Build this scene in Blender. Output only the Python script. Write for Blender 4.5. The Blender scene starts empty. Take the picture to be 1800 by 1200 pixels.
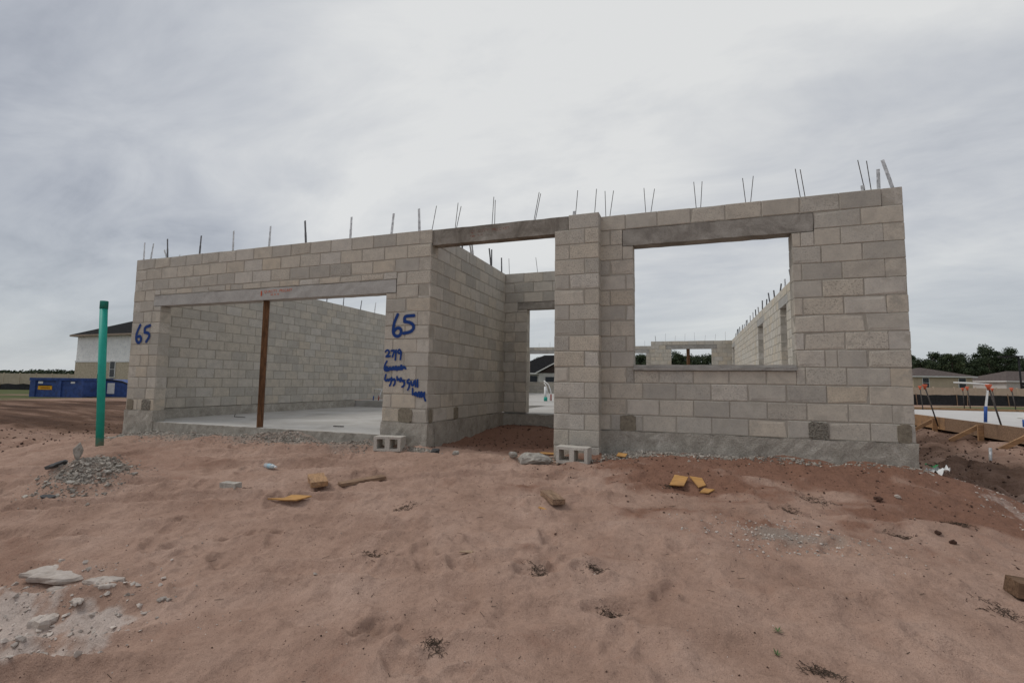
import bpy, bmesh, math, random
import numpy as np
from mathutils import Vector, Matrix
R = math.radians
random.seed(7); rng = np.random.default_rng(7)
scene = bpy.context.scene
COL = scene.collection

# ------------------------------------------------------------------ camera
CAM = Vector((3.5375, -6.2805, 0.5948)); YAW, PIT, ROLL = -0.3443, 0.084, 0.0133
cam_d = bpy.data.cameras.new('camera'); cam = bpy.data.objects.new('camera', cam_d); COL.objects.link(cam)
cam_d.sensor_width = 36; cam_d.lens = 860.56 / 1800 * 36; cam_d.clip_end = 6000; cam_d.clip_start = 0.05
_s, _c, _sp, _cp = math.sin(YAW), math.cos(YAW), math.sin(PIT), math.cos(PIT)
_r = Vector((_c, -_s, 0)); _f = Vector((_s*_cp, _c*_cp, _sp)); _u = Vector((-_s*_sp, -_c*_sp, _cp))
_r2 = _r*math.cos(ROLL) + _u*math.sin(ROLL); _u2 = -_r*math.sin(ROLL) + _u*math.cos(ROLL)
M = Matrix.Identity(4)
for i in range(3):
    M[i][0], M[i][1], M[i][2], M[i][3] = _r2[i], _u2[i], -_f[i], CAM[i]
cam.matrix_world = M
scene.camera = cam
scene.view_settings.view_transform = 'Standard'; scene.view_settings.look = 'None'
scene.view_settings.gamma = 1; scene.view_settings.exposure = 0.24
scene.render.resolution_x, scene.render.resolution_y = 1024, 682

# ------------------------------------------------------------------ overcast sky and soft sun
SUN_EL, SUN_AZ = R(52), R(-104)          # azimuth measured from +Y towards +X
w = bpy.data.worlds.new('World'); scene.world = w; w.use_nodes = True
nt = w.node_tree; nt.nodes.clear()
def N(t, typ, **kw):
    n = t.nodes.new(typ)
    for k, v in kw.items(): setattr(n, k, v)
    return n
def L(t, a, b): t.links.new(a, b)
def math_n(t, op, a, b=None, clamp=False):
    n = N(t, 'ShaderNodeMath', operation=op, use_clamp=clamp)
    for i, q in enumerate((a, b)):
        if q is None: continue
        if isinstance(q, (int, float)): n.inputs[i].default_value = q
        else: L(t, q, n.inputs[i])
    return n.outputs[0]
def ramp(t, fac, stops, interp='LINEAR'):
    n = N(t, 'ShaderNodeValToRGB'); cr = n.color_ramp; cr.interpolation = interp
    while len(cr.elements) < len(stops): cr.elements.new(0.5)
    for e, (p, c) in zip(cr.elements, stops):
        e.position = p; e.color = (*c, 1) if len(c) == 3 else c
    L(t, fac, n.inputs[0]); return n.outputs[0]
def noise(t, vec, scale, detail=4, rough=0.55, dist=0.0):
    n = N(t, 'ShaderNodeTexNoise'); n.inputs['Scale'].default_value = scale
    n.inputs['Detail'].default_value = detail; n.inputs['Roughness'].default_value = rough
    n.inputs['Distortion'].default_value = dist
    if vec is not None: L(t, vec, n.inputs['Vector'])
    return n.outputs[0]
def mix(t, fac, a, b, mode='MIX'):
    n = N(t, 'ShaderNodeMix', data_type='RGBA', blend_type=mode)
    for i, q in ((0, fac), (6, a), (7, b)):
        if isinstance(q, (int, float)): n.inputs[i].default_value = q
        elif isinstance(q, tuple): n.inputs[i].default_value = (*q, 1) if len(q) == 3 else q
        else: L(t, q, n.inputs[i])
    return n.outputs[2]
def maprange(t, v, a, b, c=0.0, d=1.0):
    n = N(t, 'ShaderNodeMapRange'); n.clamp = True; n.interpolation_type = 'SMOOTHSTEP'
    for i, q in enumerate((a, b, c, d)): n.inputs[i+1].default_value = q
    L(t, v, n.inputs[0]); return n.outputs[0]

sky = N(nt, 'ShaderNodeTexSky', sky_type='NISHITA'); sky.sun_disc = False
sky.sun_elevation = SUN_EL; sky.sun_rotation = SUN_AZ
geo = N(nt, 'ShaderNodeTexCoord')
sep = N(nt, 'ShaderNodeSeparateXYZ'); L(nt, geo.outputs['Generated'], sep.inputs[0])
zc = math_n(nt, 'ADD', math_n(nt, 'MAXIMUM', sep.outputs[2], 0.0), 0.24)
cx = math_n(nt, 'DIVIDE', sep.outputs[0], zc); cy = math_n(nt, 'DIVIDE', sep.outputs[1], zc)
cmb = N(nt, 'ShaderNodeCombineXYZ'); L(nt, cx, cmb.inputs[0]); L(nt, cy, cmb.inputs[1])
mp = N(nt, 'ShaderNodeMapping'); mp.inputs['Rotation'].default_value = (0, 0, R(28)); mp.inputs['Scale'].default_value = (0.55, 1.0, 1)
mp.inputs['Location'].default_value = (11.5, 8.1, 0)
L(nt, cmb.outputs[0], mp.inputs[0])
n1 = noise(nt, mp.outputs[0], 0.85, 6, 0.55, 0.4)
n2 = noise(nt, mp.outputs[0], 2.9, 8, 0.62, 0.6)
cl = math_n(nt, 'ADD', math_n(nt, 'MULTIPLY', n1, 0.74), math_n(nt, 'MULTIPLY', n2, 0.26))
# bright thin spot in the cloud deck, set apart from the sun's direction
sd = N(nt, 'ShaderNodeVectorMath', operation='DOT_PRODUCT'); L(nt, geo.outputs['Generated'], sd.inputs[0])
_gl = Vector((-0.147, 0.853, 0.50)).normalized(); sd.inputs[1].default_value = _gl
glow = maprange(nt, sd.outputs['Value'], 0.72, 1.0, 0.0, 1.0)
cl2 = math_n(nt, 'ADD', cl, math_n(nt, 'MULTIPLY', glow, 0.09))
cloud = ramp(nt, cl2, [(0.36, (2.1, 2.3, 2.75)), (0.45, (3.6, 3.8, 4.2)), (0.53, (4.65, 4.82, 5.1)), (0.66, (6.4, 6.45, 6.4))])
# pale band low over the horizon
hz = maprange(nt, sep.outputs[2], 0.0, 0.30, 1.0, 0.0)
cloud = mix(nt, math_n(nt, 'MULTIPLY', hz, 0.62), cloud, (4.5, 4.8, 4.95))
skyc = mix(nt, 0.94, sky.outputs[0], cloud)
bg = N(nt, 'ShaderNodeBackground'); bg.inputs[1].default_value = 0.1
L(nt, skyc, bg.inputs[0])
ow = N(nt, 'ShaderNodeOutputWorld'); L(nt, bg.outputs[0], ow.inputs[0])

sl = bpy.data.lights.new('sun', 'SUN'); sl.energy = 1.15; sl.angle = R(20); sl.color = (1.0, 0.97, 0.92)
so = bpy.data.objects.new('sun', sl); COL.objects.link(so)
_sd = Vector((math.sin(SUN_AZ)*math.cos(SUN_EL), math.cos(SUN_AZ)*math.cos(SUN_EL), math.sin(SUN_EL)))
so.rotation_euler = _sd.to_track_quat('Z', 'Y').to_euler(); so.location = (0, 0, 30)

# ------------------------------------------------------------------ helpers
def tag(o, label=None, cat=None, group=None, kind=None):
    if label: o['label'] = label
    if cat: o['category'] = cat
    if group: o['group'] = group
    if kind or cat: o['kind'] = kind or 'thing'
    return o
def empty(name, loc=(0, 0, 0), rz=0, label=None, cat=None, group=None):
    o = bpy.data.objects.new(name, None); COL.objects.link(o); o.location = loc; o.rotation_euler = (0, 0, rz)
    o.empty_display_size = 0.1
    return tag(o, label, cat, group)
class MB:
    def __init__(s): s.v = []; s.f = []; s.a = {}
    def add(s, vs, fs, **attr):
        b = len(s.v); s.v += [tuple(p) for p in vs]; s.f += [tuple(i+b for i in f) for f in fs]
        for k, val in attr.items(): s.a.setdefault(k, []); s.a[k] += [val]*len(vs) if not isinstance(val, (list, np.ndarray)) else list(val)
        return s
    def box(s, a, b, **attr):
        (x0, y0, z0), (x1, y1, z1) = a, b
        return s.add([(x0,y0,z0),(x1,y0,z0),(x1,y1,z0),(x0,y1,z0),(x0,y0,z1),(x1,y0,z1),(x1,y1,z1),(x0,y1,z1)],
              [(0,3,2,1),(4,5,6,7),(0,1,5,4),(1,2,6,5),(2,3,7,6),(3,0,4,7)], **attr)
    def bar(s, p, q, w_, h_, up=(0, 0, 1)):          # rectangular bar from p to q
        p, q = Vector(p), Vector(q); d = (q-p).normalized(); up = Vector(up)
        if abs(d.dot(up)) > 0.95: up = Vector((0, 1, 0))
        x = d.cross(up).normalized()*w_/2; y = x.cross(d).normalized()*h_/2
        vs = [p-x-y, p+x-y, p+x+y, p-x+y, q-x-y, q+x-y, q+x+y, q-x+y]
        return s.add(vs, [(0,1,2,3),(7,6,5,4),(0,4,5,1),(1,5,6,2),(2,6,7,3),(3,7,4,0)])
    def tube(s, pts, r, n=8, cap=True):
        pts = [Vector(p) for p in pts]; rings = []
        rr = r if isinstance(r, (list, tuple)) else [r]*len(pts)
        for i, p in enumerate(pts):
            d = (pts[min(i+1, len(pts)-1)] - pts[max(i-1, 0)]).normalized()
            u_ = d.cross(Vector((0, 0, 1)) if abs(d.z) < 0.9 else Vector((1, 0, 0))).normalized(); v_ = d.cross(u_)
            rings.append([p + (u_*math.cos(2*math.pi*k/n) + v_*math.sin(2*math.pi*k/n))*rr[i] for k in range(n)])
        vs = [q for rg in rings for q in rg]; fs = []
        for i in range(len(pts)-1):
            for k in range(n):
                fs.append((i*n+k, i*n+(k+1) % n, (i+1)*n+(k+1) % n, (i+1)*n+k))
        if cap: fs += [tuple(range(n-1, -1, -1)), tuple(range((len(pts)-1)*n, len(pts)*n))]
        return s.add(vs, fs)
    def build(s, name, mat, parent=None, smooth=False, loc=None):
        return mesh_obj(name, s.v, s.f, mat, parent, smooth, s.a, loc)
def mesh_obj(name, v, f, mat, parent=None, smooth=False, attrs=None, loc=None):
    me = bpy.data.meshes.new(name); me.from_pydata([tuple(p) for p in v], [], f)
    for k, val in (attrs or {}).items():
        a = me.attributes.new(k, 'FLOAT', 'POINT'); a.data.foreach_set('value', np.array(val, dtype=np.float32))
    if mat: me.materials.append(mat)
    if smooth: me.polygons.foreach_set('use_smooth', [True]*len(me.polygons))
    me.update()
    o = bpy.data.objects.new(name, me); COL.objects.link(o)
    if loc: o.location = loc
    if parent: o.parent = parent
    return o

# numpy value noise
_tab = rng.random((256, 256)).astype(np.float64)
def vnoise(x, y):
    xi = np.floor(x).astype(int); yi = np.floor(y).astype(int); fx = x-xi; fy = y-yi
    fx = fx*fx*fx*(fx*(fx*6-15)+10); fy = fy*fy*fy*(fy*(fy*6-15)+10)
    g = lambda a, b: _tab[a & 255, b & 255]
    return (g(xi, yi)*(1-fx)+g(xi+1, yi)*fx)*(1-fy)+(g(xi, yi+1)*(1-fx)+g(xi+1, yi+1)*fx)*fy
def fbm(x, y, o=4, g=0.5):
    t = 0; a = 1; n = 0
    for i in range(o):
        t = t + a*(vnoise(x*2**i+17.3*i, y*2**i+5.1*i)-0.5); n += a; a *= g
    return t/n*2
def sstep(a, b, x):
    t = np.clip((x-a)/(b-a), 0, 1); return t*t*(3-2*t)

# ------------------------------------------------------------------ materials
def mat(name, build):
    m = bpy.data.materials.new(name); m.use_nodes = True; t = m.node_tree; t.nodes.clear()
    o = N(t, 'ShaderNodeOutputMaterial'); b = N(t, 'ShaderNodeBsdfPrincipled'); b.inputs['Roughness'].default_value = 0.9
    b.inputs['Specular IOR Level'].default_value = 0.25
    L(t, b.outputs[0], o.inputs[0]); build(t, b, o); return m
def pos(t): return N(t, 'ShaderNodeNewGeometry').outputs['Position']
def objc(t): return N(t, 'ShaderNodeTexCoord').outputs['Object']
def attr(t, n): return N(t, 'ShaderNodeAttribute', attribute_name=n).outputs['Fac']
def bump(t, b, h, strength, dist):
    n = N(t, 'ShaderNodeBump'); n.inputs['Strength'].default_value = strength; n.inputs['Distance'].default_value = dist
    L(t, h, n.inputs['Height']); L(t, n.outputs[0], b.inputs['Normal'])
def plain(name, col, rough=0.85, var=0.12, scale=12, bmp=0.0, bd=0.004, stretch=None, metal=0, dirt=None):
    def f(t, b, o):
        v = objc(t)
        if stretch:
            m_ = N(t, 'ShaderNodeMapping'); m_.inputs['Scale'].default_value = stretch; L(t, v, m_.inputs[0]); v = m_.outputs[0]
        n = noise(t, v, scale, 5, 0.6)
        lo = tuple(max(0, c*(1-var*1.6)) for c in col); hi = tuple(min(1, c*(1+var*1.6)) for c in col)
        c = ramp(t, n, [(0.3, lo), (0.7, hi)])
        if dirt:
            d = maprange(t, noise(t, objc(t), 3.5, 6, 0.65), 0.5, 0.68); c = mix(t, math_n(t, 'MULTIPLY', d, 0.6), c, dirt)
        L(t, c, b.inputs['Base Color']); b.inputs['Roughness'].default_value = rough; b.inputs['Metallic'].default_value = metal
        if rough >= 0.9: b.inputs['Specular IOR Level'].default_value = 0.06
        if bmp: bump(t, b, n, bmp, bd)
    return mat(name, f)

MORTAR = (0.365, 0.336, 0.288)
def smear(t, p, lo=0.53, hi=0.66):
    a = noise(t, p, 4.2, 6, 0.62, 0.4); return maprange(t, a, lo, hi)
def f_block(t, b, o):
    p = pos(t); ti = attr(t, 'tint'); po = attr(t, 'porous'); ed = attr(t, 'rim')
    base = ramp(t, ti, [(0.0, (0.375, 0.352, 0.312)), (0.25, (0.455, 0.428, 0.38)), (0.5, (0.50, 0.455, 0.385)), (0.70, (0.505, 0.477, 0.43)), (0.86, (0.51, 0.448, 0.36)), (1.0, (0.405, 0.382, 0.342))])
    big = noise(t, p, 7, 5, 0.6); base = mix(t, 1.0, base, ramp(t, big, [(0.25, (0.86, 0.86, 0.87)), (0.75, (1.1, 1.09, 1.07))]), 'MULTIPLY')
    fine = noise(t, p, 62, 3, 0.65)
    spk = ramp(t, fine, [(0.30, (0.45, 0.44, 0.43)), (0.46, (0.97, 0.97, 0.97)), (0.72, (1.18, 1.17, 1.15))])
    base = mix(t, math_n(t, 'ADD', math_n(t, 'MULTIPLY', po, 0.85), 0.22, True), base, mix(t, 1.0, base, spk, 'MULTIPLY'))
    base = mix(t, math_n(t, 'MULTIPLY', smear(t, p), 0.55), base, MORTAR)
    eg = math_n(t, 'ADD', math_n(t, 'MULTIPLY', ed, 0.33), math_n(t, 'MULTIPLY', noise(t, p, 9, 5, 0.65), 1.0))
    base = mix(t, math_n(t, 'MULTIPLY', maprange(t, eg, 0.78, 0.98), 0.85), base, MORTAR)
    st = maprange(t, noise(t, p, 1.1, 6, 0.65), 0.56, 0.72)
    base = mix(t, math_n(t, 'MULTIPLY', st, 0.38), base, (0.28, 0.245, 0.20))
    L(t, base, b.inputs['Base Color']); b.inputs['Roughness'].default_value = 0.95
    h = math_n(t, 'ADD', math_n(t, 'MULTIPLY', fine, math_n(t, 'ADD', po, 0.35)), math_n(t, 'MULTIPLY', big, 0.8))
    bump(t, b, h, 0.55, 0.006)
M_BLOCK = mat('concrete_block', f_block)
def f_mortar(t, b, o):
    p = pos(t); n = noise(t, p, 9, 6, 0.65); f = noise(t, p, 120, 2)
    c = ramp(t, n, [(0.25, (0.265, 0.242, 0.205)), (0.5, (0.35, 0.322, 0.275)), (0.8, (0.42, 0.39, 0.34))])
    L(t, c, b.inputs['Base Color']); bump(t, b, math_n(t, 'ADD', n, math_n(t, 'MULTIPLY', f, 0.5)), 0.6, 0.008)
M_MORTAR = mat('mortar', f_mortar)
def f_stem(t, b, o):
    p = pos(t); n = noise(t, p, 5.0, 8, 0.74, 0.5); f = noise(t, p, 60, 4, 0.7)
    c = ramp(t, n, [(0.28, (0.22, 0.197, 0.163)), (0.42, (0.34, 0.312, 0.268)), (0.56, (0.425, 0.392, 0.34)), (0.70, (0.58, 0.545, 0.49))])
    c = mix(t, 1.0, c, ramp(t, f, [(0.3, (0.72, 0.72, 0.72)), (0.6, (1.05, 1.05, 1.05))]), 'MULTIPLY')
    L(t, c, b.inputs['Base Color']); bump(t, b, math_n(t, 'ADD', n, f), 0.8, 0.014)
M_STEM = mat('stem_concrete', f_stem)
def f_lintel(t, b, o):
    p = pos(t); n = noise(t, p, 3.4, 8, 0.72, 0.8); f = noise(t, p, 80, 3, 0.6); dk = attr(t, 'dark')
    c = ramp(t, n, [(0.28, (0.32, 0.308, 0.29)), (0.5, (0.40, 0.388, 0.365)), (0.72, (0.455, 0.44, 0.412))])
    d = ramp(t, n, [(0.3, (0.115, 0.098, 0.08)), (0.46, (0.20, 0.178, 0.15)), (0.60, (0.30, 0.275, 0.24)), (0.74, (0.42, 0.39, 0.345))])
    c = mix(t, dk, c, d)
    c = mix(t, 1.0, c, ramp(t, f, [(0.3, (0.85, 0.85, 0.85)), (0.55, (1.03, 1.03, 1.03))]), 'MULTIPLY')
    L(t, c, b.inputs['Base Color']); bump(t, b, math_n(t, 'ADD', math_n(t, 'MULTIPLY', n, 0.6), f), 0.4, 0.006)
M_LINTEL = mat('precast_concrete', f_lintel)
def f_slab(t, b, o):
    p = pos(t); n = noise(t, p, 0.9, 7, 0.62, 0.6); s = noise(t, p, 6, 5, 0.6)
    c = ramp(t, n, [(0.28, (0.30, 0.282, 0.255)), (0.5, (0.41, 0.392, 0.365)), (0.7, (0.49, 0.475, 0.45))])
    c = mix(t, math_n(t, 'MULTIPLY', maprange(t, s, 0.58, 0.7), 0.35), c, (0.33, 0.28, 0.24))
    L(t, c, b.inputs['Base Color']); b.inputs['Roughness'].default_value = 0.75; bump(t, b, s, 0.15, 0.004)
M_SLAB = mat('slab_concrete', f_slab)
M_GROUT = plain('grout', (0.225, 0.197, 0.152), 0.95, 0.14, 30, 0.9, 0.01)
M_GROUT2 = plain('coarse_grout', (0.225, 0.207, 0.175), 0.95, 0.36, 48, 1.0, 0.03)
def f_spray(t, b, o):
    d = attr(t, 'coat'); n = noise(t, pos(t), 160, 2, 0.6)
    a = math_n(t, 'MULTIPLY', maprange(t, math_n(t, 'ADD', d, math_n(t, 'MULTIPLY', math_n(t, 'SUBTRACT', n, 0.5), 0.35)), 0.08, 0.85), 0.94)
    b.inputs['Base Color'].default_value = (0.010, 0.045, 0.20, 1); L(t, a, b.inputs['Alpha'])
M_SPRAY = mat('blue_spray_paint', f_spray)
def f_stencil(t, b, o):
    n = noise(t, pos(t), 55, 3, 0.6); b.inputs['Base Color'].default_value = (0.58, 0.115, 0.045, 1)
    L(t, maprange(t, n, 0.33, 0.52, 0.35, 1.0), b.inputs['Alpha'])
M_STENCIL = mat('orange_stencil_paint', f_stencil)
def f_stencil2(t, b, o):
    n = noise(t, pos(t), 40, 4, 0.6); b.inputs['Base Color'].default_value = (0.30, 0.085, 0.05, 1)
    L(t, maprange(t, n, 0.40, 0.62, 0.0, 0.75), b.inputs['Alpha'])
M_STENCIL2 = mat('faded_stencil_paint', f_stencil2)
M_STRAP = plain('galvanised_strap', (0.50, 0.50, 0.50), 0.45, 0.3, 25, metal=0.6)
M_STRAP_D = plain('dark_strap', (0.13, 0.13, 0.135), 0.55, 0.3, 25, metal=0.4)
M_REBAR = plain('rebar_steel', (0.085, 0.075, 0.07), 0.7, 0.3, 40, metal=0.3)
M_TIMBER = plain('weathered_timber', (0.125, 0.062, 0.03), 0.85, 0.38, 6, 0.4, 0.004, (6, 6, 0.8), dirt=(0.045, 0.025, 0.016))
M_PINE = plain('pine_lumber', (0.36, 0.215, 0.115), 0.85, 0.25, 7, 0.4, 0.003, (1, 9, 9), dirt=(0.20, 0.13, 0.09))
M_PINE2 = plain('grey_lumber', (0.255, 0.17, 0.115), 0.9, 0.3, 7, 0.4, 0.003, (1, 9, 9), dirt=(0.14, 0.09, 0.065))
M_PLY = plain('plywood', (0.45, 0.245, 0.085), 0.8, 0.2, 9, 0.2, 0.002, (1, 6, 6), dirt=(0.36, 0.20, 0.09))
M_TEAL = plain('teal_pvc', (0.018, 0.34, 0.26), 0.5, 0.08, 5, dirt=(0.06, 0.24, 0.18))
def f_teal(t, b, o):
    v = objc(t); n = noise(t, v, 5, 6, 0.65); sx = N(t, 'ShaderNodeSeparateXYZ'); L(t, v, sx.inputs[0])
    c = ramp(t, n, [(0.3, (0.015, 0.30, 0.23)), (0.6, (0.02, 0.37, 0.285)), (0.8, (0.05, 0.40, 0.32))])
    mud = math_n(t, 'ADD', maprange(t, sx.outputs[2], 0.12, 0.62, 0.62, 0.0), math_n(t, 'MULTIPLY', noise(t, v, 14, 6, 0.7), 0.75))
    c = mix(t, math_n(t, 'MULTIPLY', maprange(t, mud, 0.80, 1.0), 0.6), c, (0.30, 0.21, 0.16))
    L(t, c, b.inputs['Base Color']); b.inputs['Roughness'].default_value = 0.5
M_TEAL_PIPE = mat('teal_pvc_muddy', f_teal)
M_TEAL_D = plain('teal_pvc_scuffed', (0.022, 0.20, 0.15), 0.6, 0.15, 18, dirt=(0.09, 0.15, 0.12))
M_WHITE = plain('white_plastic', (0.72, 0.72, 0.71), 0.5, 0.05, 8, dirt=(0.55, 0.53, 0.5))
M_BLUE = plain('blue_tape', (0.03, 0.085, 0.30), 0.5, 0.1, 8)
M_RED = plain('red_tape', (0.35, 0.06, 0.05), 0.5, 0.1, 8)
M_BLACKP = plain('black_plastic', (0.018, 0.018, 0.02), 0.55, 0.3, 6, 0.3, 0.02)
M_ORANGE = plain('orange_cap', (0.55, 0.12, 0.06), 0.5, 0.08, 8)
def rockmat(name, lo, hi, sc=14):
    def f(t, b, o):
        p = pos(t); n = noise(t, p, sc, 6, 0.68); r_ = attr(t, 'tint')
        c = ramp(t, n, [(0.3, lo), (0.7, hi)])
        c = mix(t, 1.0, c, ramp(t, r_, [(0, (0.6, 0.6, 0.6)), (1, (1.3, 1.3, 1.3))]), 'MULTIPLY')
        L(t, c, b.inputs['Base Color']); bump(t, b, noise(t, p, 60, 4, 0.7), 0.6, 0.01)
    return mat(name, f)
M_GRAVEL = rockmat('gravel', (0.20, 0.175, 0.148), (0.47, 0.425, 0.37))
M_CHUNK = rockmat('broken_concrete', (0.22, 0.20, 0.175), (0.44, 0.41, 0.365))
M_CHALK = rockmat('pale_rubble', (0.36, 0.30, 0.255), (0.56, 0.50, 0.45))
M_CLOD = rockmat('soil_clod', (0.045, 0.025, 0.018), (0.10, 0.055, 0.04))
M_DARKROCK = rockmat('dark_scrap', (0.05, 0.05, 0.052), (0.12, 0.12, 0.12))
M_TWIG = plain('dry_twig', (0.075, 0.055, 0.042), 0.9, 0.3, 30)
M_WEED = plain('weed_leaf', (0.07, 0.12, 0.04), 0.7, 0.3, 30)

# ------------------------------------------------------------------ the ground
CTRL = np.array([
 (-9,-.2,-.78),(-7.2,-.2,-.56),(-6.4,-.1,-.49),(-5.5,-.1,-.37),(-3,-.1,-.32),(-.7,-.1,-.37),(0,-.1,-.39),(1,-.1,-.38),(1.9,-.1,-.35),(2.5,0,-.32),(3.2,.1,-.27),(4,.1,-.275),(5.84,.1,-.28),(6.25,.2,-.40),(7.2,.3,-.72),
 (-6.6,-1,-.60),(-5.35,-1,-.53),(-3,-1,-.46),(-1,-1,-.48),(.5,-1,-.48),(2,-1,-.45),(3.5,-1,-.42),(5,-1,-.43),(6,-.9,-.56),(7.2,-1,-.82),
 (-8,-2.2,-.86),(-6,-1.8,-.60),(-5,-2.5,-.63),(-3,-2.5,-.62),(-1,-2.5,-.6),(1,-2.5,-.60),(2.5,-2.5,-.58),(4,-2.5,-.58),(5,-2.5,-.62),(6,-2.5,-.74),(7.5,-2.5,-.92),
 (-5,-4.2,-.86),(-2,-4.2,-.83),(0,-4.2,-.82),(2,-4.2,-.79),(4,-4.2,-.79),(6,-4.2,-.9),
 (-3,-6.5,-1.0),(0,-6.5,-1.0),(3.5,-6.5,-.97),(6,-6.5,-1.0),(3.5,-9,-1.05),(-6,-9,-1.05),(9,-7,-1.05),
 (-12,-3,-.9),(-12,3,-.85),(-9,4,-.82),(-8,1.5,-.85),(-7,3,-.66),(-7,10,-.66),(-16,8,-.8),(-8,20,-.7),
 (.3,1.5,-.36),(1.2,1.5,-.38),(.3,2.9,-.25),(1.2,2.9,-.26),(6.1,3,-.52),(6.1,8,-.6),(6.1,18,-.6),
 (7.4,2,-.78),(7.6,5,-.72),(8.9,2.5,-.50),(8.9,4.5,-.46),(8.9,7.5,-.46),(8.9,10,-.46),(7.8,8,-.62),(9.6,0,-.7),(11,-2,-.85),(14,0,-.75),(14,8,-.45),(20,8,-.6),(14,17,-.4),(20,20,-.6),(3,26,-.6),(-6,27,-.6)])
def _tps(r2): return np.where(r2 > 1e-12, 0.5*r2*np.log(r2+1e-12), 0)
_P = CTRL[:, :2]; _n = len(_P)
_K = _tps(((_P[:, None]-_P[None])**2).sum(-1)) + np.eye(_n)*0.05
_A = np.zeros((_n+3, _n+3)); _A[:_n, :_n] = _K; _A[:_n, _n] = 1; _A[:_n, _n+1:] = _P; _A[_n, :_n] = 1; _A[_n+1:, :_n] = _P.T
_W = np.linalg.solve(_A, np.concatenate([CTRL[:, 2], np.zeros(3)]))
def h_base(x, y):
    x = np.asarray(x, float); y = np.asarray(y, float)
    xc = np.clip(x, -16, 20); yc = np.clip(y, -9, 27)
    o = _W[_n] + _W[_n+1]*xc + _W[_n+2]*yc
    for i in range(_n): o = o + _W[i]*_tps((xc-_P[i, 0])**2+(yc-_P[i, 1])**2)
    d = np.hypot(np.maximum(np.abs(x-2)-16, 0), np.maximum(np.abs(y-9)-16, 0))
    k = sstep(0, 12, d)
    return o*(1-k) + (-0.78)*k
FOOT = [(rng.uniform(-4, 5.6), rng.uniform(-5, -.6), rng.uniform(0, 6.28)) for _ in range(70)] + \
       [(1.89, -3.89, 1.3), (2.6, -3.1, .6), (2.94, -2.97, .4), (3.1, -3.32, .3), (5.04, -1.64, .4), (4.33, -1.45, .5), (2.25, -3.9, .8), (2.5, -4.1, .9)]
PILES = [(-3.15, -2.42, 0.72, 0.38, 0.17, -0.5), (-0.45, -3.95, 0.5, 0.22, 0.05, 0.2)]
def house_mask(x, y):
    g = (x > -6.3) & (x < -.12) & (y > .06); i = (x > 2.0) & (x < 5.74) & (y > .3); e = (x > -.1) & (x < 2.1) & (y > 3.2)
    m = (g | i | e) & (y < 23.3); s = (x > 9.3) & (x < 21) & (y > 1.6) & (y < 14.0)
    return m, s
def height(x, y, fine=True):
    x = np.asarray(x, float); y = np.asarray(y, float); h = h_base(x, y)
    near = sstep(16, 9, np.hypot(x-1, y+2))
    wx = x + 0.22*fbm(x*.7, y*.7, 3); wy = y + 0.18*fbm(x*.7+40, y*.7, 3)
    pad = sstep(-8.5, -5.5, x)*sstep(7.4, 5.6, x+.25*y*0)*sstep(.6, 0, y)
    ph = (wy*.93 - wx*.33)*2*math.pi/.34 + 1.7*fbm(wx*1.1, wy*1.1, 3)
    rip = 1.6*(1-np.abs(np.sin(ph/2)))**1.4 - .6 + .5*np.sin(ph*.53+1)
    rm = (sstep(-.35, .3, fbm(x*.75+9, y*1.1+3, 3))*(.3+.7*sstep(3.4, .4, x)) + .1 + .25*sstep(2.0, 0, x))
    if fine:
        h = h + pad*near*rm*.046*rip
        h = h + near*(.036*fbm(x*.9, y*.9, 3) + .028*fbm(x*2.2+5, y*3.4, 3) + .017*fbm(x*8, y*10, 3))
        h = h + near*pad*.011*(1-np.abs(fbm(x*5.5+2, y*6.5+1, 3))*2.2)
        lump = sstep(.05, .5, fbm(x*3.4+3, y*3.4+8, 2)); h = h + near*.026*lump*sstep(0.2, 2.0, x)
        rough = np.maximum(sstep(6.4, 7.0, x)*sstep(9.4, 9.0, x)*sstep(-.5, 1.5, y)*sstep(30, 12, y), sstep(-6.9, -8.5, x)*sstep(-25, -14, x)*sstep(-3.5, -1.0, y)*.6)
        ent = ((x > -.1) & (x < 2.2) & (y > -.2) & (y < 3.3))
        h = h + rough*(.20*fbm(x*1.7, y*1.7, 4, .6) + .13*fbm(x*5, y*5, 4, .65)) + ent*.03*fbm(x*4, y*4, 3)
        for fx, fy, fa in FOOT:
            sel = (np.abs(x-fx) < .4) & (np.abs(y-fy) < .4)
            if not sel.any(): continue
            dx, dy = x[sel]-fx, y[sel]-fy; a = dx*math.cos(fa)+dy*math.sin(fa); c = -dx*math.sin(fa)+dy*math.cos(fa)
            r = np.sqrt((a/.15)**2+(c/.062)**2); h[sel] += -.027*np.exp(-(r**2)**2.6)*(1-.45*np.exp(-((a+.03)/.02)**2)) + .012*np.exp(-((r-1.3)/.25)**2)*(1+1.2*np.sin(a*31+c*17))
    for px, py, ra, rb, hh, an in PILES:
        dx, dy = x-px, y-py; a = dx*math.cos(an)+dy*math.sin(an); c = -dx*math.sin(an)+dy*math.cos(an)
        h = h + hh*np.exp(-((a/ra)**2+(c/rb)**2)*1.3)
    s = -0.3375*(x-3.54)+.9413*(y+6.28)
    road = sstep(-9, -12, x)*sstep(12, 15, s)*sstep(34, 29, s)
    h = h + road*(.10*np.sin(s*2.3+fbm(x*.15, y*.15)*2)+.09*fbm(x*.5+s, s*1.5, 4)-.05)
    m, sl_ = house_mask(x, y)
    h = np.where(m, np.minimum(h, -.5), h); h = np.where(sl_, np.minimum(h, -.45), h)
    return h
def hz(x, y): return float(height(np.array([x]), np.array([y]))[0])

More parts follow.
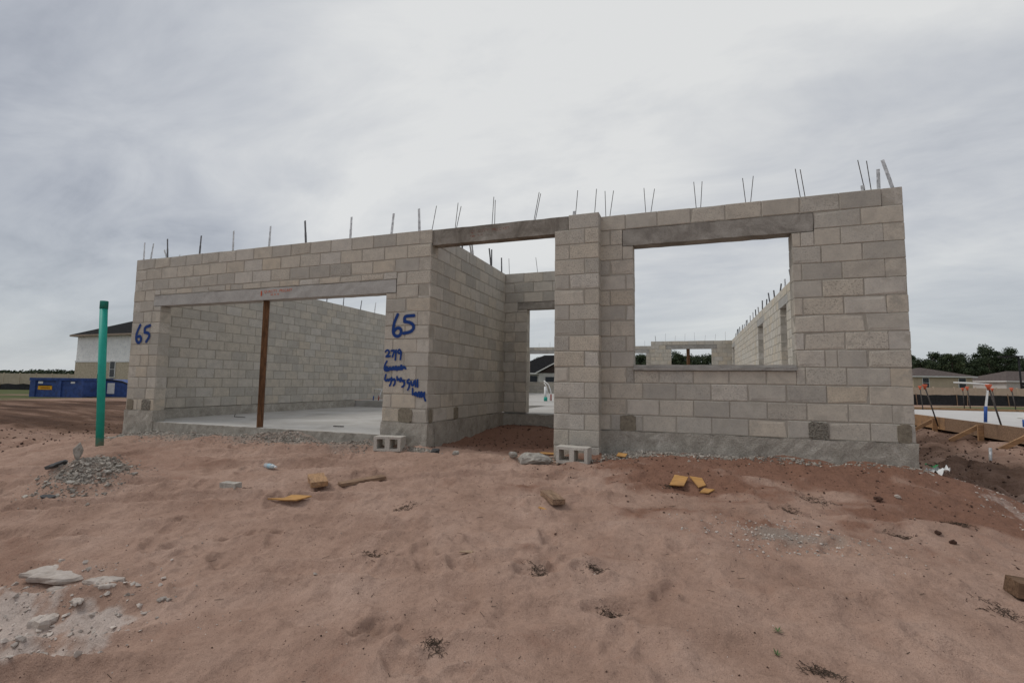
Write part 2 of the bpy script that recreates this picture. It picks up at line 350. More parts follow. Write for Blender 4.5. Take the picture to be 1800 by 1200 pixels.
def axis(dense0, dense1, step, lo, hi, g=1.13):
    a = list(np.arange(dense0, dense1+1e-6, step)); d = step; p = dense1
    while p < hi: d = min(d*g, 200); p += d; a.append(p)
    d = step; p = dense0; b = []
    while p > lo: d = min(d*g, 200); p -= d; b.append(p)
    return np.array(b[::-1]+a)
ax = axis(-6.2, 6.4, .017, -3000, 3000, 1.06); ay = axis(-5.2, 0.5, .017, -40, 3500, 1.055)
GX, GY = np.meshgrid(ax, ay); gx, gy = GX.ravel(), GY.ravel()
gz = height(gx, gy)
# soil kinds: red subsoil, chalky fill, grey grit, dark moist earth, plus one darker footprint
red = sstep(.25, .75, .5 + .38*fbm(gx*1.6+3, gy*2.2, 5, .6) + .48*sstep(.8, 3.4, gx+.5*fbm(gx*.8, gy*.8+9, 3))*sstep(-2.8, -.3, gy+.9*fbm(gx*1.1+4, gy*1.1, 4))*sstep(7.5, 6.2, gx) - .30)
red = np.maximum(red, .85*((gx > -.3) & (gx < 2.0) & (gy > -.25) & (gy < 3.3))*sstep(-.3, .8, gy))
red = np.maximum(red, .42*sstep(-.15, .5, fbm(gx*.8+20, gy*1.5+7, 5, .6)))
chalk = sstep(.15, .75, 1.05 - np.hypot((gx+.1)/.8, (gy+4.62)/.62) + .9*fbm(gx*2.6, gy*2.6, 5, .6))
chalk = np.maximum(chalk, .45*sstep(.3, .8, 1-np.abs((gx-6.35-.35*gy*-.4)/.2)+1.3*fbm(gx*5, gy*5, 4)-.15)*sstep(-1.2, -.4, gy)*sstep(1.6, .8, gy))
grey = sstep(.2, .9, 1.0 - np.hypot((gx-4.2)/.55, (gy+2.05)/.30) + .8*fbm(gx*4, gy*4, 3))*.7
grey = np.maximum(grey, sstep(.1, .8, 1.15-np.hypot((gx+3.15)/.75, (gy+2.42)/.42)+.5*fbm(gx*4, gy*4, 3)))
gw = sstep(-.55, -.12, gy + .22*fbm(gx*2.5, gy*2.5, 3))*(gy < .3)*sstep(-6.9, -6.2, gx)*sstep(-.1, -.9, gx); grey = np.maximum(grey, gw*.9)
ss = -0.3375*(gx-3.54)+.9413*(gy+6.28)
dark = sstep(-6.8, -9, gx)*(.5+.5*fbm(gx*.4, gy*.7, 4)) + sstep(-9, -12, gx)*sstep(13, 16, ss)*sstep(31, 24, ss)*.75*(.6+.8*sstep(-.2, .2, np.sin(ss*2.3)))
dark = np.maximum(dark, sstep(6.5, 7.2, gx)*(.55+.5*fbm(gx*.9, gy*.9, 4))*sstep(-2.5, .5, gy)*sstep(25, 14, gy))
dark = np.maximum(dark, .42*np.exp(-(((gx-1.89)/.07)**2+((gy+3.89)/.13)**2))*(1+.8*fbm(gx*9, gy*9, 3)))  # darker oval over a single footprint
grass = sstep(30, 44, np.hypot(gx, gy))*sstep(-.25, .1, fbm(gx*.06, gy*.06, 3))
nx, ny = len(ax), len(ay)
ii = np.arange(nx*ny).reshape(ny, nx)
quads = np.stack([ii[:-1, :-1], ii[:-1, 1:], ii[1:, 1:], ii[1:, :-1]], -1).reshape(-1, 4)
me = bpy.data.meshes.new('ground')
me.vertices.add(nx*ny); me.vertices.foreach_set('co', np.stack([gx, gy, gz], -1).ravel())
me.loops.add(quads.size); me.loops.foreach_set('vertex_index', quads.ravel().astype(np.int32))
me.polygons.add(len(quads)); me.polygons.foreach_set('loop_start', np.arange(0, quads.size, 4, dtype=np.int32))
me.update(calc_edges=True)
me.polygons.foreach_set('use_smooth', np.ones(len(quads), bool))
for k, val in (('red', red), ('chalk', chalk), ('grey', grey), ('dark', np.clip(dark, 0, 1)), ('grass', grass)):
    a = me.attributes.new(k, 'FLOAT', 'POINT'); a.data.foreach_set('value', val.astype(np.float32))
def f_ground(t, b, o):
    p = pos(t); n = noise(t, p, 1.6, 6, 0.6, 0.3); f = noise(t, p, 22, 6, 0.68); g = noise(t, p, 190, 2, 0.6)
    c = ramp(t, n, [(0.28, (0.305, 0.196, 0.147)), (0.5, (0.39, 0.26, 0.20)), (0.72, (0.445, 0.309, 0.245))])
    def over(c, a, col, k=1.0):
        e = math_n(t, 'ADD', attr(t, a), math_n(t, 'MULTIPLY', math_n(t, 'SUBTRACT', f, 0.5), 0.7))
        return mix(t, math_n(t, 'MULTIPLY', maprange(t, e, 0.15, 0.85), k), c, col)
    c = over(c, 'red', (0.215, 0.112, 0.076), 0.9)
    mpn = N(t, 'ShaderNodeMapping'); mpn.inputs['Rotation'].default_value = (0, 0, -0.344); mpn.inputs['Scale'].default_value = (0.10, 1.0, 1.0); L(t, p, mpn.inputs[0])
    trk = noise(t, mpn.outputs[0], 1.5, 7, 0.68, 0.2)
    c = over(c, 'dark', ramp(t, trk, [(0.36, (0.062, 0.034, 0.023)), (0.5, (0.125, 0.072, 0.049)), (0.62, (0.26, 0.165, 0.12))]), 0.92)
    c = over(c, 'grey', (0.285, 0.25, 0.215), 0.75)
    c = over(c, 'chalk', (0.53, 0.45, 0.40), 0.85)
    c = over(c, 'grass', (0.075, 0.10, 0.035), 0.9)
    c = mix(t, 1.0, c, ramp(t, f, [(0.25, (0.80, 0.79, 0.78)), (0.5, (1, 1, 1)), (0.75, (1.10, 1.10, 1.10))]), 'MULTIPLY')
    c = mix(t, 1.0, c, ramp(t, g, [(0.28, (0.70, 0.68, 0.66)), (0.45, (1, 1, 1)), (0.72, (1.12, 1.12, 1.12))]), 'MULTIPLY')
    sp = maprange(t, noise(t, p, 62, 2, 0.5), 0.69, 0.73); c = mix(t, math_n(t, 'MULTIPLY', sp, 0.75), c, (0.07, 0.045, 0.035))
    L(t, c, b.inputs['Base Color']); b.inputs['Roughness'].default_value = 1.0; b.inputs['Specular IOR Level'].default_value = 0.1
    rg = math_n(t, 'MULTIPLY', math_n(t, 'MULTIPLY', noise(t, p, 3.2, 7, 0.7), attr(t, 'dark')), 7.0)
    md = math_n(t, 'MULTIPLY', noise(t, p, 7.5, 5, 0.6), 0.55)
    bump(t, b, math_n(t, 'ADD', math_n(t, 'ADD', math_n(t, 'ADD', f, md), math_n(t, 'MULTIPLY', g, 0.22)), rg), 0.9, 0.026)
me.materials.append(mat('sandy_soil', f_ground))
ground = bpy.data.objects.new('ground', me); COL.objects.link(ground); tag(ground, kind='structure')

# ------------------------------------------------------------------ the house shell
C = 0.2032; TK = 0.2; BL = 2*C
house = empty('block_house', (0, 0, 0), 0, 'unfinished grey concrete block house shell with open garage and window openings', 'house')
PIECES = []      # (wall object, verts, faces, tint, porous, centre, size)
def block_geo(a0, a1, t0, t1, z0, z1, axis_, r):
    ch = r.uniform(.004, .008); pr = r.uniform(.0, .0035); pr2 = r.uniform(.0, .0035)
    j = lambda: r.uniform(-.0022, .0022)
    ring = lambda t, e: [(a0+e+j(), t, z0+e+j()), (a1-e+j(), t, z0+e+j()), (a1-e+j(), t, z1-e+j()), (a0+e+j(), t, z1-e+j())]
    wd = min(.03, (z1-z0)*.3, (a1-a0)*.3)
    vs = ring(t0-pr, ch+wd) + ring(t0-pr, ch) + ring(t0-pr+.006, 0) + ring(t1+pr2-.006, 0) + ring(t1+pr2, ch) + ring(t1+pr2, ch+wd)
    for q in range(4):                       # knocked corners
        if r.random() < .09:
            d = r.uniform(.008, .02); sx = 1 if q in (0, 3) else -1; sz = 1 if q in (0, 1) else -1
            for k_ in (1, 2): b0 = vs[k_*4+q]; vs[k_*4+q] = (b0[0]+sx*d, b0[1]+(.004 if k_ == 1 else 0), b0[2]+sz*d*.7)
    if axis_ == 'v': vs = [(q[1], q[0], q[2]) for q in vs]
    fs = [(0, 1, 2, 3), (23, 22, 21, 20)]
    for k in range(5):
        for i in range(4):
            a, b_ = k*4+i, k*4+(i+1) % 4; fs.append((b_, a, a+4, b_+4))
    if axis_ == 'v': fs = [f[::-1] for f in fs]
    return vs, fs
def lay(a, b_, phase, r):
    J = .0105; out = []; x = a
    while x < b_-1e-4:
        e = phase+math.floor((x-phase)/BL+1+1e-6)*BL
        if e-x < .085: e += BL
        e = min(e, b_)
        if e-x > .3 and r.random() < .035: out.append((x, x+.3*(e-x))); x += .3*(e-x)
        if b_-e < .085: e = b_
        out.append((x, e)); x = e
    if len(out) > 1 and out[-1][1]-out[-1][0] > BL*1.05:
        s, e = out[-1]; m_ = (s+e)/2; out[-1:] = [(s, m_), (m_, e)]
    return [(s+J/2 if s > a+1e-6 else s+.001, e-J/2 if e < b_-1e-6 else e-.001) for s, e in out]
def wall(axis_, ext_even, ext_odd, t0, courses, rects=(), label=None, seed=0, por=0.25, tint=(0, 1), anchor=None):
    """axis_ 'u' runs along x, 'v' along y; rects = (a0,a1,z0,z1) in metres/courses left free"""
    r = random.Random(seed); core = MB(); t1 = t0+TK; mine = []
    for k in range(*courses):
        A, B = ext_even if k % 2 == 0 else ext_odd
        rs = [q for q in rects if q[2] < k+1 and q[3] > k]
        br = sorted({A, B, *[min(max(x, A), B) for q in rs for x in q[:2]]}); segs = []
        for s, e in zip(br[:-1], br[1:]):
            if e-s < 1e-4: continue
            m_ = (s+e)/2; bands = [(k, k+1)]
            for q in rs:
                if q[0] < m_ < q[1]:
                    nb = []
                    for lo, hi in bands:
                        if q[3] <= lo or q[2] >= hi: nb.append((lo, hi)); continue
                        if q[2]-lo > .05: nb.append((lo, q[2]))
                        if hi-q[3] > .05: nb.append((q[3], hi))
                    bands = nb
            if segs and segs[-1][2] == bands: segs[-1] = (segs[-1][0], e, bands)
            else: segs.append((s, e, bands))
        for s, e, bands in segs:
            for lo, hi in bands:
                top = (k == courses[1]-1 and hi == k+1)
                ca, cb = s+.004, e-.004; y0, y1 = t0+.0042, t1-.0042; z0, z1 = lo*C, hi*C-(.006 if top else 0)
                core.box((ca, y0, z0) if axis_ == 'u' else (y0, ca, z0), (cb, y1, z1) if axis_ == 'u' else (y1, cb, z1))
                for x0, x1 in lay(s, e, (ext_even[0] if anchor is None else anchor)+(BL/2 if k % 2 else 0), r):
                    if x1-x0 < .02: continue
                    vs, fs = block_geo(x0, x1, t0, t1, lo*C+.005, hi*C-(.005 if not top else 0), axis_, r)
                    mine.append((vs, fs, tint[0]+(tint[1]-tint[0])*r.random(), min(1, max(0, r.gauss(por, .3)))))
    o = core.build('wall', M_MORTAR, house)
    if label: o['label'] = label
    for q in mine: PIECES.append((o,)+q)
    return o
UL, UR, VR = -6.4, 5.84, 0.2; VB = 20.25; VL = 23.3
W_G = wall('u', (UL, 0), (UL+TK, -TK), 0, (0, 14), [(-5.65, -.76, -3, 9.5), (-5.84, -.58, 9.48, 10.5)], 'garage front wall with sprayed blue numbers', 1, anchor=0)
W_L = wall('v', (TK, VL+TK), (0, VL+TK), UL, (0, 14), (), 'long garage side wall', 2, .12, (.1, .82))
W_R = wall('v', (TK, 3.13), (0, 3.13), -TK, (0, 14), (), 'entry side wall of the garage', 3, .1, (0, .8))
W_E = wall('u', (-TK, 2.1), (-TK, 1.9), 3.13, (0, 14), [(.48, 1.45, -3, 10.3), (.28, 1.65, 10.28, 11)], 'recessed entry wall with doorway', 4, .1, (0, .8))
W_S = wall('v', (.4, 3.13), (.2, 3.33), 1.9, (0, 14), (), None, 5)
W_P = wall('u', (1.88, 2.474), (1.88, 2.474), 0, (-2, 14), [(1.5, 2.07, 13, 14.2)], 'square block pier beside the entry', 6, .75)
W_F = wall('u', (2.1, UR), (2.1, UR-TK), VR, (0, 14), [(2.89, 4.73, 3.82, 11.9), (2.75, 4.96, 11.88, 13)], 'front wall with large window opening', 7, .12, anchor=UR)
W_X = wall('v', (VR+TK, VB), (VR, VB), UR-TK, (0, 14), [(a, b, 4, 12) for a, b in ((5.97, 6.75), (9.58, 10.68), (18.85, 19.95))] + [(a-.2, b+.2, 11.98, 13) for a, b in ((5.97, 6.75), (9.58, 10.68), (18.85, 19.95))], 'long right side wall with three openings', 8, .1, (.3, .9))
W_B = wall('u', (1.76, UR), (1.76, UR), VB, (0, 14), [(2.77, 4.70, -1, 12), (2.5, 4.95, 11.98, 13)], 'rear wall with wide opening', 9, .1, (.3, .9))
W_T = wall('v', (VB+TK, VL), (VB+TK, VL), 1.76, (0, 14), (), None, 10)
W_Z = wall('u', (UL+TK, 1.96), (UL+TK, 1.96), VL, (0, 14), [(-5.9, -2.6, 3.3, 12), (-2.0, 1.28, -1, 12), (-6.1, 1.45, 11.98, 13.0)], None, 11)

# the 300 blocks that show largest become objects, the rest one part
def px_area(vs):
    ctr = sum((Vector(q) for q in vs), Vector())/len(vs); d = ctr-CAM; dep = d.dot(_f)
    if dep < .5: return 0
    xs = [(Vector(q)-CAM).dot(_r2)/max(.1, (Vector(q)-CAM).dot(_f)) for q in vs]; ys = [(Vector(q)-CAM).dot(_u2)/max(.1, (Vector(q)-CAM).dot(_f)) for q in vs]
    if min(xs) > 1.05 or max(xs) < -1.05: return 0
    return (max(xs)-min(xs))*(max(ys)-min(ys))
RIM = [0.0]*4+[1.0]*16+[0.0]*4; HID = {W_S, W_T}
score = [0 if p[0] in HID else px_area(p[1]) for p in PIECES]
order = sorted(range(len(PIECES)), key=lambda i: -score[i]); big = set(order[:300]); rest = MB()
for i, (wo, vs, fs, ti, po) in enumerate(PIECES):
    if i in big:
        mesh_obj('block', vs, fs, M_BLOCK, wo, False, {'tint': [ti]*24, 'porous': [po]*24, 'rim': RIM})
    else: rest.add(vs, fs, tint=ti, porous=po, rim=RIM)
tag(rest.build('smaller_blocks', M_BLOCK, house), kind='stuff')
print('blocks', len(PIECES))

def rough_box(mb, a, b, step=.09, jit=.007, seed=0):
    """box whose faces carry a jittered grid (cast concrete)"""
    r = random.Random(seed); cache = {}
    n = [max(1, int(round((b[i]-a[i])/step))) for i in range(3)]
    def P_(i, j, k):
        key = (i, j, k)
        if key not in cache:
            q = [a[0]+(b[0]-a[0])*i/n[0], a[1]+(b[1]-a[1])*j/n[1], a[2]+(b[2]-a[2])*k/n[2]]
            cache[key] = len(mb.v); mb.v.append(tuple(c+r.uniform(-jit, jit) for c in q))
        return cache[key]
    F = mb.f
    for i in range(n[0]):
        for k in range(n[2]):
            F.append((P_(i,0,k),P_(i+1,0,k),P_(i+1,0,k+1),P_(i,0,k+1))); F.append((P_(i,n[1],k+1),P_(i+1,n[1],k+1),P_(i+1,n[1],k),P_(i,n[1],k)))
    for j in range(n[1]):
        for k in range(n[2]):
            F.append((P_(0,j+1,k),P_(0,j,k),P_(0,j,k+1),P_(0,j+1,k+1))); F.append((P_(n[0],j,k),P_(n[0],j+1,k),P_(n[0],j+1,k+1),P_(n[0],j,k+1)))
    for i in range(n[0]):
        for j in range(n[1]):
            F.append((P_(i,j,n[2]),P_(i+1,j,n[2]),P_(i+1,j+1,n[2]),P_(i,j+1,n[2])))
    return mb
# stem walls under the blocks
mb = MB(); Q = .014
for a, b, st in [((UL-Q, -Q, -.8), (-5.64, TK+.02, -.003), .09), ((-.77, -Q, -.8), (Q, TK+.02, -.004), .09), ((-TK-.01, TK+.03, -.8), (Q-.002, 3.12, -.005), .12),
              ((-.1, 3.12-Q, -.8), (2.0, 3.34, -.028), .12), ((2.06, VR-Q, -.8), (UR+Q, VR+TK+.02, -.003), .09), ((UL-Q+.003, .24, -.8), (UL+TK+.035, 6.45, -.006), .2),
              ((UR-TK-.02, VR+TK+.03, -.8), (UR+Q, VB+.25, -.007), .3), ((UL-Q, 6.5, -.8), (UL+TK+.01, 23.6, -.02), .5)]:
    rough_box(mb, a, b, st, .006, len(mb.v))
mb.build('foundation', M_STEM, house)
mb = MB()
mb.box((UL+.18, .035, -.42), (-.17, 6.52, -.2)); mb.build('garage_slab', M_SLAB, house)
mb = MB(); rough_box(mb, (-5.66, .0, -.42), (-.75, .06, -.202), .09, .005, 3); mb.build('slab_edge', M_STEM, house)
mb = MB()
mb.box((UL+.16, 6.5, -.4), (-.05, VL+.15, -.012)); mb.box((-.05, 3.2, -.4), (2.0, VL+.15, -.0125)); mb.box((2.0, .3, -.4), (UR-.1, VB+.1, -.0135)); mb.build('floor_slab', M_SLAB, house)
# lintels, sill
def lintel(a, b, dark, step=.12):
    m_ = MB(); rough_box(m_, a, b, step, .003, int(abs(a[0]*100)))
    n = min(a[2], b[2]); m_.f.append(None); m_.f.pop()
    # underside
    v0 = len(m_.v); m_.v += [(a[0]+.002, a[1]+.002, a[2]+.001), (b[0]-.002, a[1]+.002, a[2]+.001), (b[0]-.002, b[1]-.002, a[2]+.001), (a[0]+.002, b[1]-.002, a[2]+.001)]
    m_.f.append((v0, v0+3, v0+2, v0+1))
    m_.a['dark'] = [dark]*len(m_.v)
    return m_.build('precast_lintel', M_LINTEL, house)
LG = lintel((-5.835, -.006, 9.5*C), (-.585, .204, 10.5*C-.008), .0); LG['label'] = 'pale precast garage lintel with orange stencil'
LE = lintel((.004, .028, 13*C-.03), (2.062, .195, 14*C-.004), .95); LE['label'] = 'dark precast lintel over the entry'
LW = lintel((2.755, VR-.004, 11.9*C), (4.955, VR+.204, 13*C-.008), .72); LW['label'] = 'dark precast lintel over the window'
lintel((.285, 3.124, 10.3*C), (1.645, 3.334, 11*C-.008), .85)
for a, b in ((5.97, 6.75), (9.58, 10.68), (18.85, 19.95)): lintel((UR-TK-.004, a-.19, 12*C), (UR+.004, b+.19, 13*C-.008), .25, .3)
lintel((2.505, VB-.004, 12*C), (4.945, VB+.204, 13*C-.008), .5, .3); lintel((-6.095, VL-.004, 12*C), (1.445, VL+.204, 13*C-.008), .2, .4)
mb = MB(); rough_box(mb, (2.885, VR-.03, 3.83*C), (4.735, VR+.2, 4.16*C-.035), .1, .002, 5); rough_box(mb, (2.888, VR-.012, 4.16*C-.033), (4.732, VR+.19, 4.16*C), .1, .002, 6); mb.a['dark'] = [.35]*len(mb.v); mb.build('window_sill', M_LINTEL, house)
# grouted clean-out holes
def patch(ctr, n_, w_, h_, m_, seed):
    r = random.Random(seed); k = 18; ring = []
    for i in range(k):
        a = 2*math.pi*i/k; cx_, cz_ = math.cos(a), math.sin(a); s = 1/max(abs(cx_), abs(cz_))*(.93+.1*r.random())
        s = min(s, 1.28); ring.append((cx_*s*w_/2, cz_*s*h_/2))
    vs = []; 
    for d, sc in ((.004, 1.0), (-.006, .97)):
        for x, z in ring: vs.append((ctr[0]+x*sc, ctr[1]+d, ctr[2]+z*sc) if n_ == 'u' else (ctr[0]-d, ctr[1]+x*sc, ctr[2]+z*sc))
    c0 = len(vs); vs.append((ctr[0], ctr[1]-.008, ctr[2]) if n_ == 'u' else (ctr[0]+.008, ctr[1], ctr[2]))
    fs = [(i, (i+1) % k, k+(i+1) % k, k+i) for i in range(k)] + [(k+i, k+(i+1) % k, c0) for i in range(k)]
    mesh_obj('grout_patch', vs, fs, m_, house)
for i, (x, y, z, n_, w_, h_, m_) in enumerate([(-6.28, 0, .10, 'u', .17, .2, M_GROUT), (-5.85, 0, .10, 'u', .24, .2, M_GROUT2), (-.36, 0, .10, 'u', .24, .21, M_GROUT),
     (2.81, VR, .10, 'u', .2, .21, M_GROUT), (4.93, VR, .10, 'u', .2, .2, M_GROUT2), (5.74, VR, .10, 'u', .13, .21, M_GROUT), (0, .1, .10, 'v', .1, .2, M_GROUT), (0, .93, .10, 'v', .17, .2, M_GROUT)]):
    patch((x, y-.005 if n_ == 'u' else y, z) if n_ == 'u' else (x+.005, y, z), n_, w_, h_, m_, i)
# truss straps and reinforcing bars on the wall tops
T = 14*C
def strap(x, y, dx, dz, kind, dy=0.0, wide=.03):
    m_ = MB(); z0 = T-.05
    if kind == 0:
        m_.tube([(x-dx*.1, y-dy*.1, z0), (x, y, T), (x+dx*.55, y+dy*.5, T+dz*.55), (x+dx, y+dy, T+dz)], .0047, 6); m_.build('reinforcing_bar', M_REBAR, house, True)
    else:
        m_.bar((x-dx*.1, y, z0), (x+dx*.5, y+dy*.5, T+dz*.5), wide, .004, (0, 1, 0)); m_.bar((x+dx*.5, y+dy*.5, T+dz*.5-.001), (x+dx, y+dy, T+dz), wide*.96, .004, (0.15, 1, 0))
        m_.build('truss_strap', M_STRAP if kind == 2 or random.random() < .5 else M_STRAP_D, house)
GS = [(-6.37,0.1,-0.008,0.37,1),(-6.18,0.1,0.052,0.334,1),(-5.71,0.1,-0.043,0.391,1),(-5.74,0.12,-0.107,0.188,1),(-4.88,0.1,0.014,0.374,1),(-4.06,0.1,-0.009,0.388,1),(-3.23,0.1,0.011,0.394,1),(-2.43,0.1,-0.045,0.415,1),(-1.54,0.1,0.008,0.382,1),(-0.77,0.1,0.031,0.357,1),(-0.27,0.1,-0.022,0.384,1),(-0.06,0.1,0.07,0.393,0),(0.33,0.1,0.04,0.398,0),(0.35,0.1,0.071,0.342,0),(0.92,0.1,0.021,0.422,0),(0.96,0.1,0.004,0.373,0),(1.55,0.1,0.074,0.409,0),(1.57,0.1,0.076,0.386,0),(2.14,0.1,0.031,0.368,0),(2.12,0.1,0.005,0.084,1),(2.4,0.1,0.027,0.356,0),
 (2.52,0.3,-0.011,0.393,0),(2.57,0.3,0.055,0.384,0),(3.05,0.3,-0.022,0.371,0),(3.11,0.3,0.054,0.344,0),(3.68,0.3,-0.026,0.374,0),(3.73,0.3,0.025,0.368,0),(4.26,0.3,-0.031,0.349,0),(4.31,0.3,0.041,0.36,0),(4.86,0.3,-0.046,0.388,0),(4.91,0.3,-0.044,0.374,0),(5.52,0.3,-0.06,0.405,0),(5.58,0.3,-0.034,0.384,0),(5.66,0.33,0.004,0.28,2),(5.78,0.27,-0.09,0.361,2),(5.5,0.3,-0.004,0.095,1),(0.05,3.23,-0.017,0.355,0),(0.67,3.23,-0.045,0.334,0)]
for q in GS: strap(q[0], q[1], q[2], q[3], q[4], 0, .036 if q[4] == 2 else .042)
for v, dv, hh in ((1.25,-.01,.22),(1.66,-.13,.25),(1.73,-.1,.27),(2.59,-.13,.38),(2.6,-.01,.39),(3.17,-.03,.36)): strap(-.1, v, 0, hh, 1, dv)
for i in range(30): strap(UL+.1, .7+i*.75+random.uniform(-.1, .1), random.uniform(-.03, .03), random.uniform(.28, .4), 1, random.uniform(-.07, .07), .032)
for i in range(25): strap(UR-.1, 1.2+i*.76+random.uniform(-.1, .1), random.uniform(-.04, .04), random.uniform(.25, .38), 1, random.uniform(-.08, .06), .035)
for i in range(8): strap(2.0+i*.48, VB+.1, random.uniform(-.03, .03), random.uniform(.25, .45), 0 if i else 1)
for i in range(11): strap(-6+i*.72, VL+.1, 0, random.uniform(.25, .42), 0)
# stencil lettering
def text(body, size, loc, m_, parent, name='stencil_lettering', rz=0):
    cu = bpy.data.curves.new('txt', 'FONT'); cu.body = body; cu.size = size; cu.space_character = 1.05
    tmp = bpy.data.objects.new('txt', cu); COL.objects.link(tmp)
    dg = bpy.context.evaluated_depsgraph_get(); me_ = bpy.data.meshes.new_from_object(tmp.evaluated_get(dg))
    bpy.data.objects.remove(tmp); bpy.data.curves.remove(cu)
    me_.materials.clear(); me_.materials.append(m_)
    o = bpy.data.objects.new(name, me_); COL.objects.link(o); o.location = loc; o.rotation_euler = (R(90), 0, rz); o.parent = parent; return o
def dashes(x, y, z, h_, n_, m_, parent):
    b_ = MB(); r = random.Random(n_)
    for i in range(n_):
        if i in (3, 6): continue
        w_ = h_*r.uniform(.35, .7); b_.add([(x+i*h_*.95, y, z), (x+i*h_*.95+w_, y, z), (x+i*h_*.95+w_, y, z+h_), (x+i*h_*.95, y, z+h_)], [(0, 1, 2, 3)])
    b_.build('stencil_marks', m_, parent)
text('QUALITY  PRECAST', .066, (-3.165, -.0125, 2.045), M_STENCIL, LG); dashes(-3.02, -.0125, 2.0, .022, 9, M_STENCIL, LG)
MB().box((-3.235, -.0128, 1.995), (-3.21, -.0118, 2.085)).build('paint_mark', M_STENCIL, LG)
text('QUALITY  PRECAST', .066, (.62, .0215, 2.735), M_STENCIL2, LE); dashes(.62, .0215, 2.68, .026, 8, M_STENCIL2, LE)
# sprayed numbers and address
GR = {'lot_number': [[(-0.537,1.588),(-0.574,1.515),(-0.602,1.434),(-0.61,1.352),(-0.596,1.291),(-0.548,1.259),(-0.494,1.269),(-0.465,1.315),(-0.475,1.37),(-0.514,1.391),(-0.561,1.378),(-0.588,1.345)],[(-0.258,1.565),(-0.335,1.564),(-0.42,1.557),(-0.415,1.48)],[(-0.415,1.48),(-0.316,1.464),(-0.257,1.422),(-0.259,1.364),(-0.311,1.321),(-0.426,1.305)]],
'address': [[(-0.728,1.039),(-0.698,1.062),(-0.661,1.041),(-0.671,0.994),(-0.73,0.954),(-0.647,0.967)],[(-0.629,1.048),(-0.564,1.054),(-0.589,1.007),(-0.604,0.957)],[(-0.544,1.054),(-0.552,0.913)],[(-0.457,1.026),(-0.49,1.073),(-0.519,1.032),(-0.487,0.999),(-0.455,1.039),(-0.459,0.979),(-0.466,0.919)],
 [(-0.699,0.89),(-0.731,0.839),(-0.744,0.771),(-0.709,0.747),(-0.662,0.755)],[(-0.729,0.778),(-0.696,0.819),(-0.67,0.758),(-0.64,0.812),(-0.615,0.756),(-0.586,0.819),(-0.56,0.765),(-0.537,0.832),(-0.521,0.739),(-0.5,0.819),(-0.475,0.766),(-0.447,0.848),(-0.429,0.77),(-0.408,0.823),(-0.373,0.783)],[(-0.734,0.785),(-0.376,0.792)],[(-0.725,0.765),(-0.429,0.772)],
 [(-0.709,0.688),(-0.728,0.612),(-0.687,0.597),(-0.675,0.63),(-0.655,0.59),(-0.633,0.638),(-0.609,0.611),(-0.615,0.564),(-0.634,0.528)],[(-0.607,0.645),(-0.59,0.598),(-0.563,0.638),(-0.543,0.598),(-0.551,0.552),(-0.568,0.532)],[(-0.514,0.659),(-0.504,0.599),(-0.483,0.639),(-0.456,0.593)],[(-0.447,0.642),(-0.422,0.589),(-0.396,0.616),(-0.382,0.567),(-0.39,0.527),(-0.423,0.514)],[(-0.309,0.621),(-0.343,0.601),(-0.33,0.561),(-0.3,0.585),(-0.301,0.509),(-0.324,0.472)],[(-0.273,0.595),(-0.262,0.536),(-0.232,0.536),(-0.225,0.595)],[(-0.202,0.609),(-0.196,0.524)],[(-0.166,0.616),(-0.163,0.518)],
 [(-0.244,0.49),(-0.241,0.405)],[(-0.187,0.435),(-0.216,0.419),(-0.206,0.39),(-0.178,0.433),(-0.17,0.387)],[(-0.155,0.381),(-0.148,0.442),(-0.121,0.436),(-0.122,0.375)],[(-0.108,0.402),(-0.082,0.422),(-0.098,0.45),(-0.114,0.395),(-0.083,0.367),(-0.055,0.429),(-0.044,0.442),(-0.054,0.383),(-0.028,0.322)]],
'lot_number_': [[(-6.161,1.582),(-6.253,1.422),(-6.243,1.289),(-6.161,1.239),(-6.098,1.306),(-6.139,1.382),(-6.224,1.361)],[(-5.894,1.567),(-6.036,1.537),(-6.026,1.443)],[(-6.026,1.443),(-5.911,1.429),(-5.887,1.358),(-5.964,1.27)]]}
def smooth_path(p, it=2):
    for _ in range(it):
        q = [p[0]]
        for a, b_ in zip(p[:-1], p[1:]): q += [(a[0]*.75+b_[0]*.25, a[1]*.75+b_[1]*.25), (a[0]*.25+b_[0]*.75, a[1]*.25+b_[1]*.75)]
        p = q+[p[-1]]
    return p
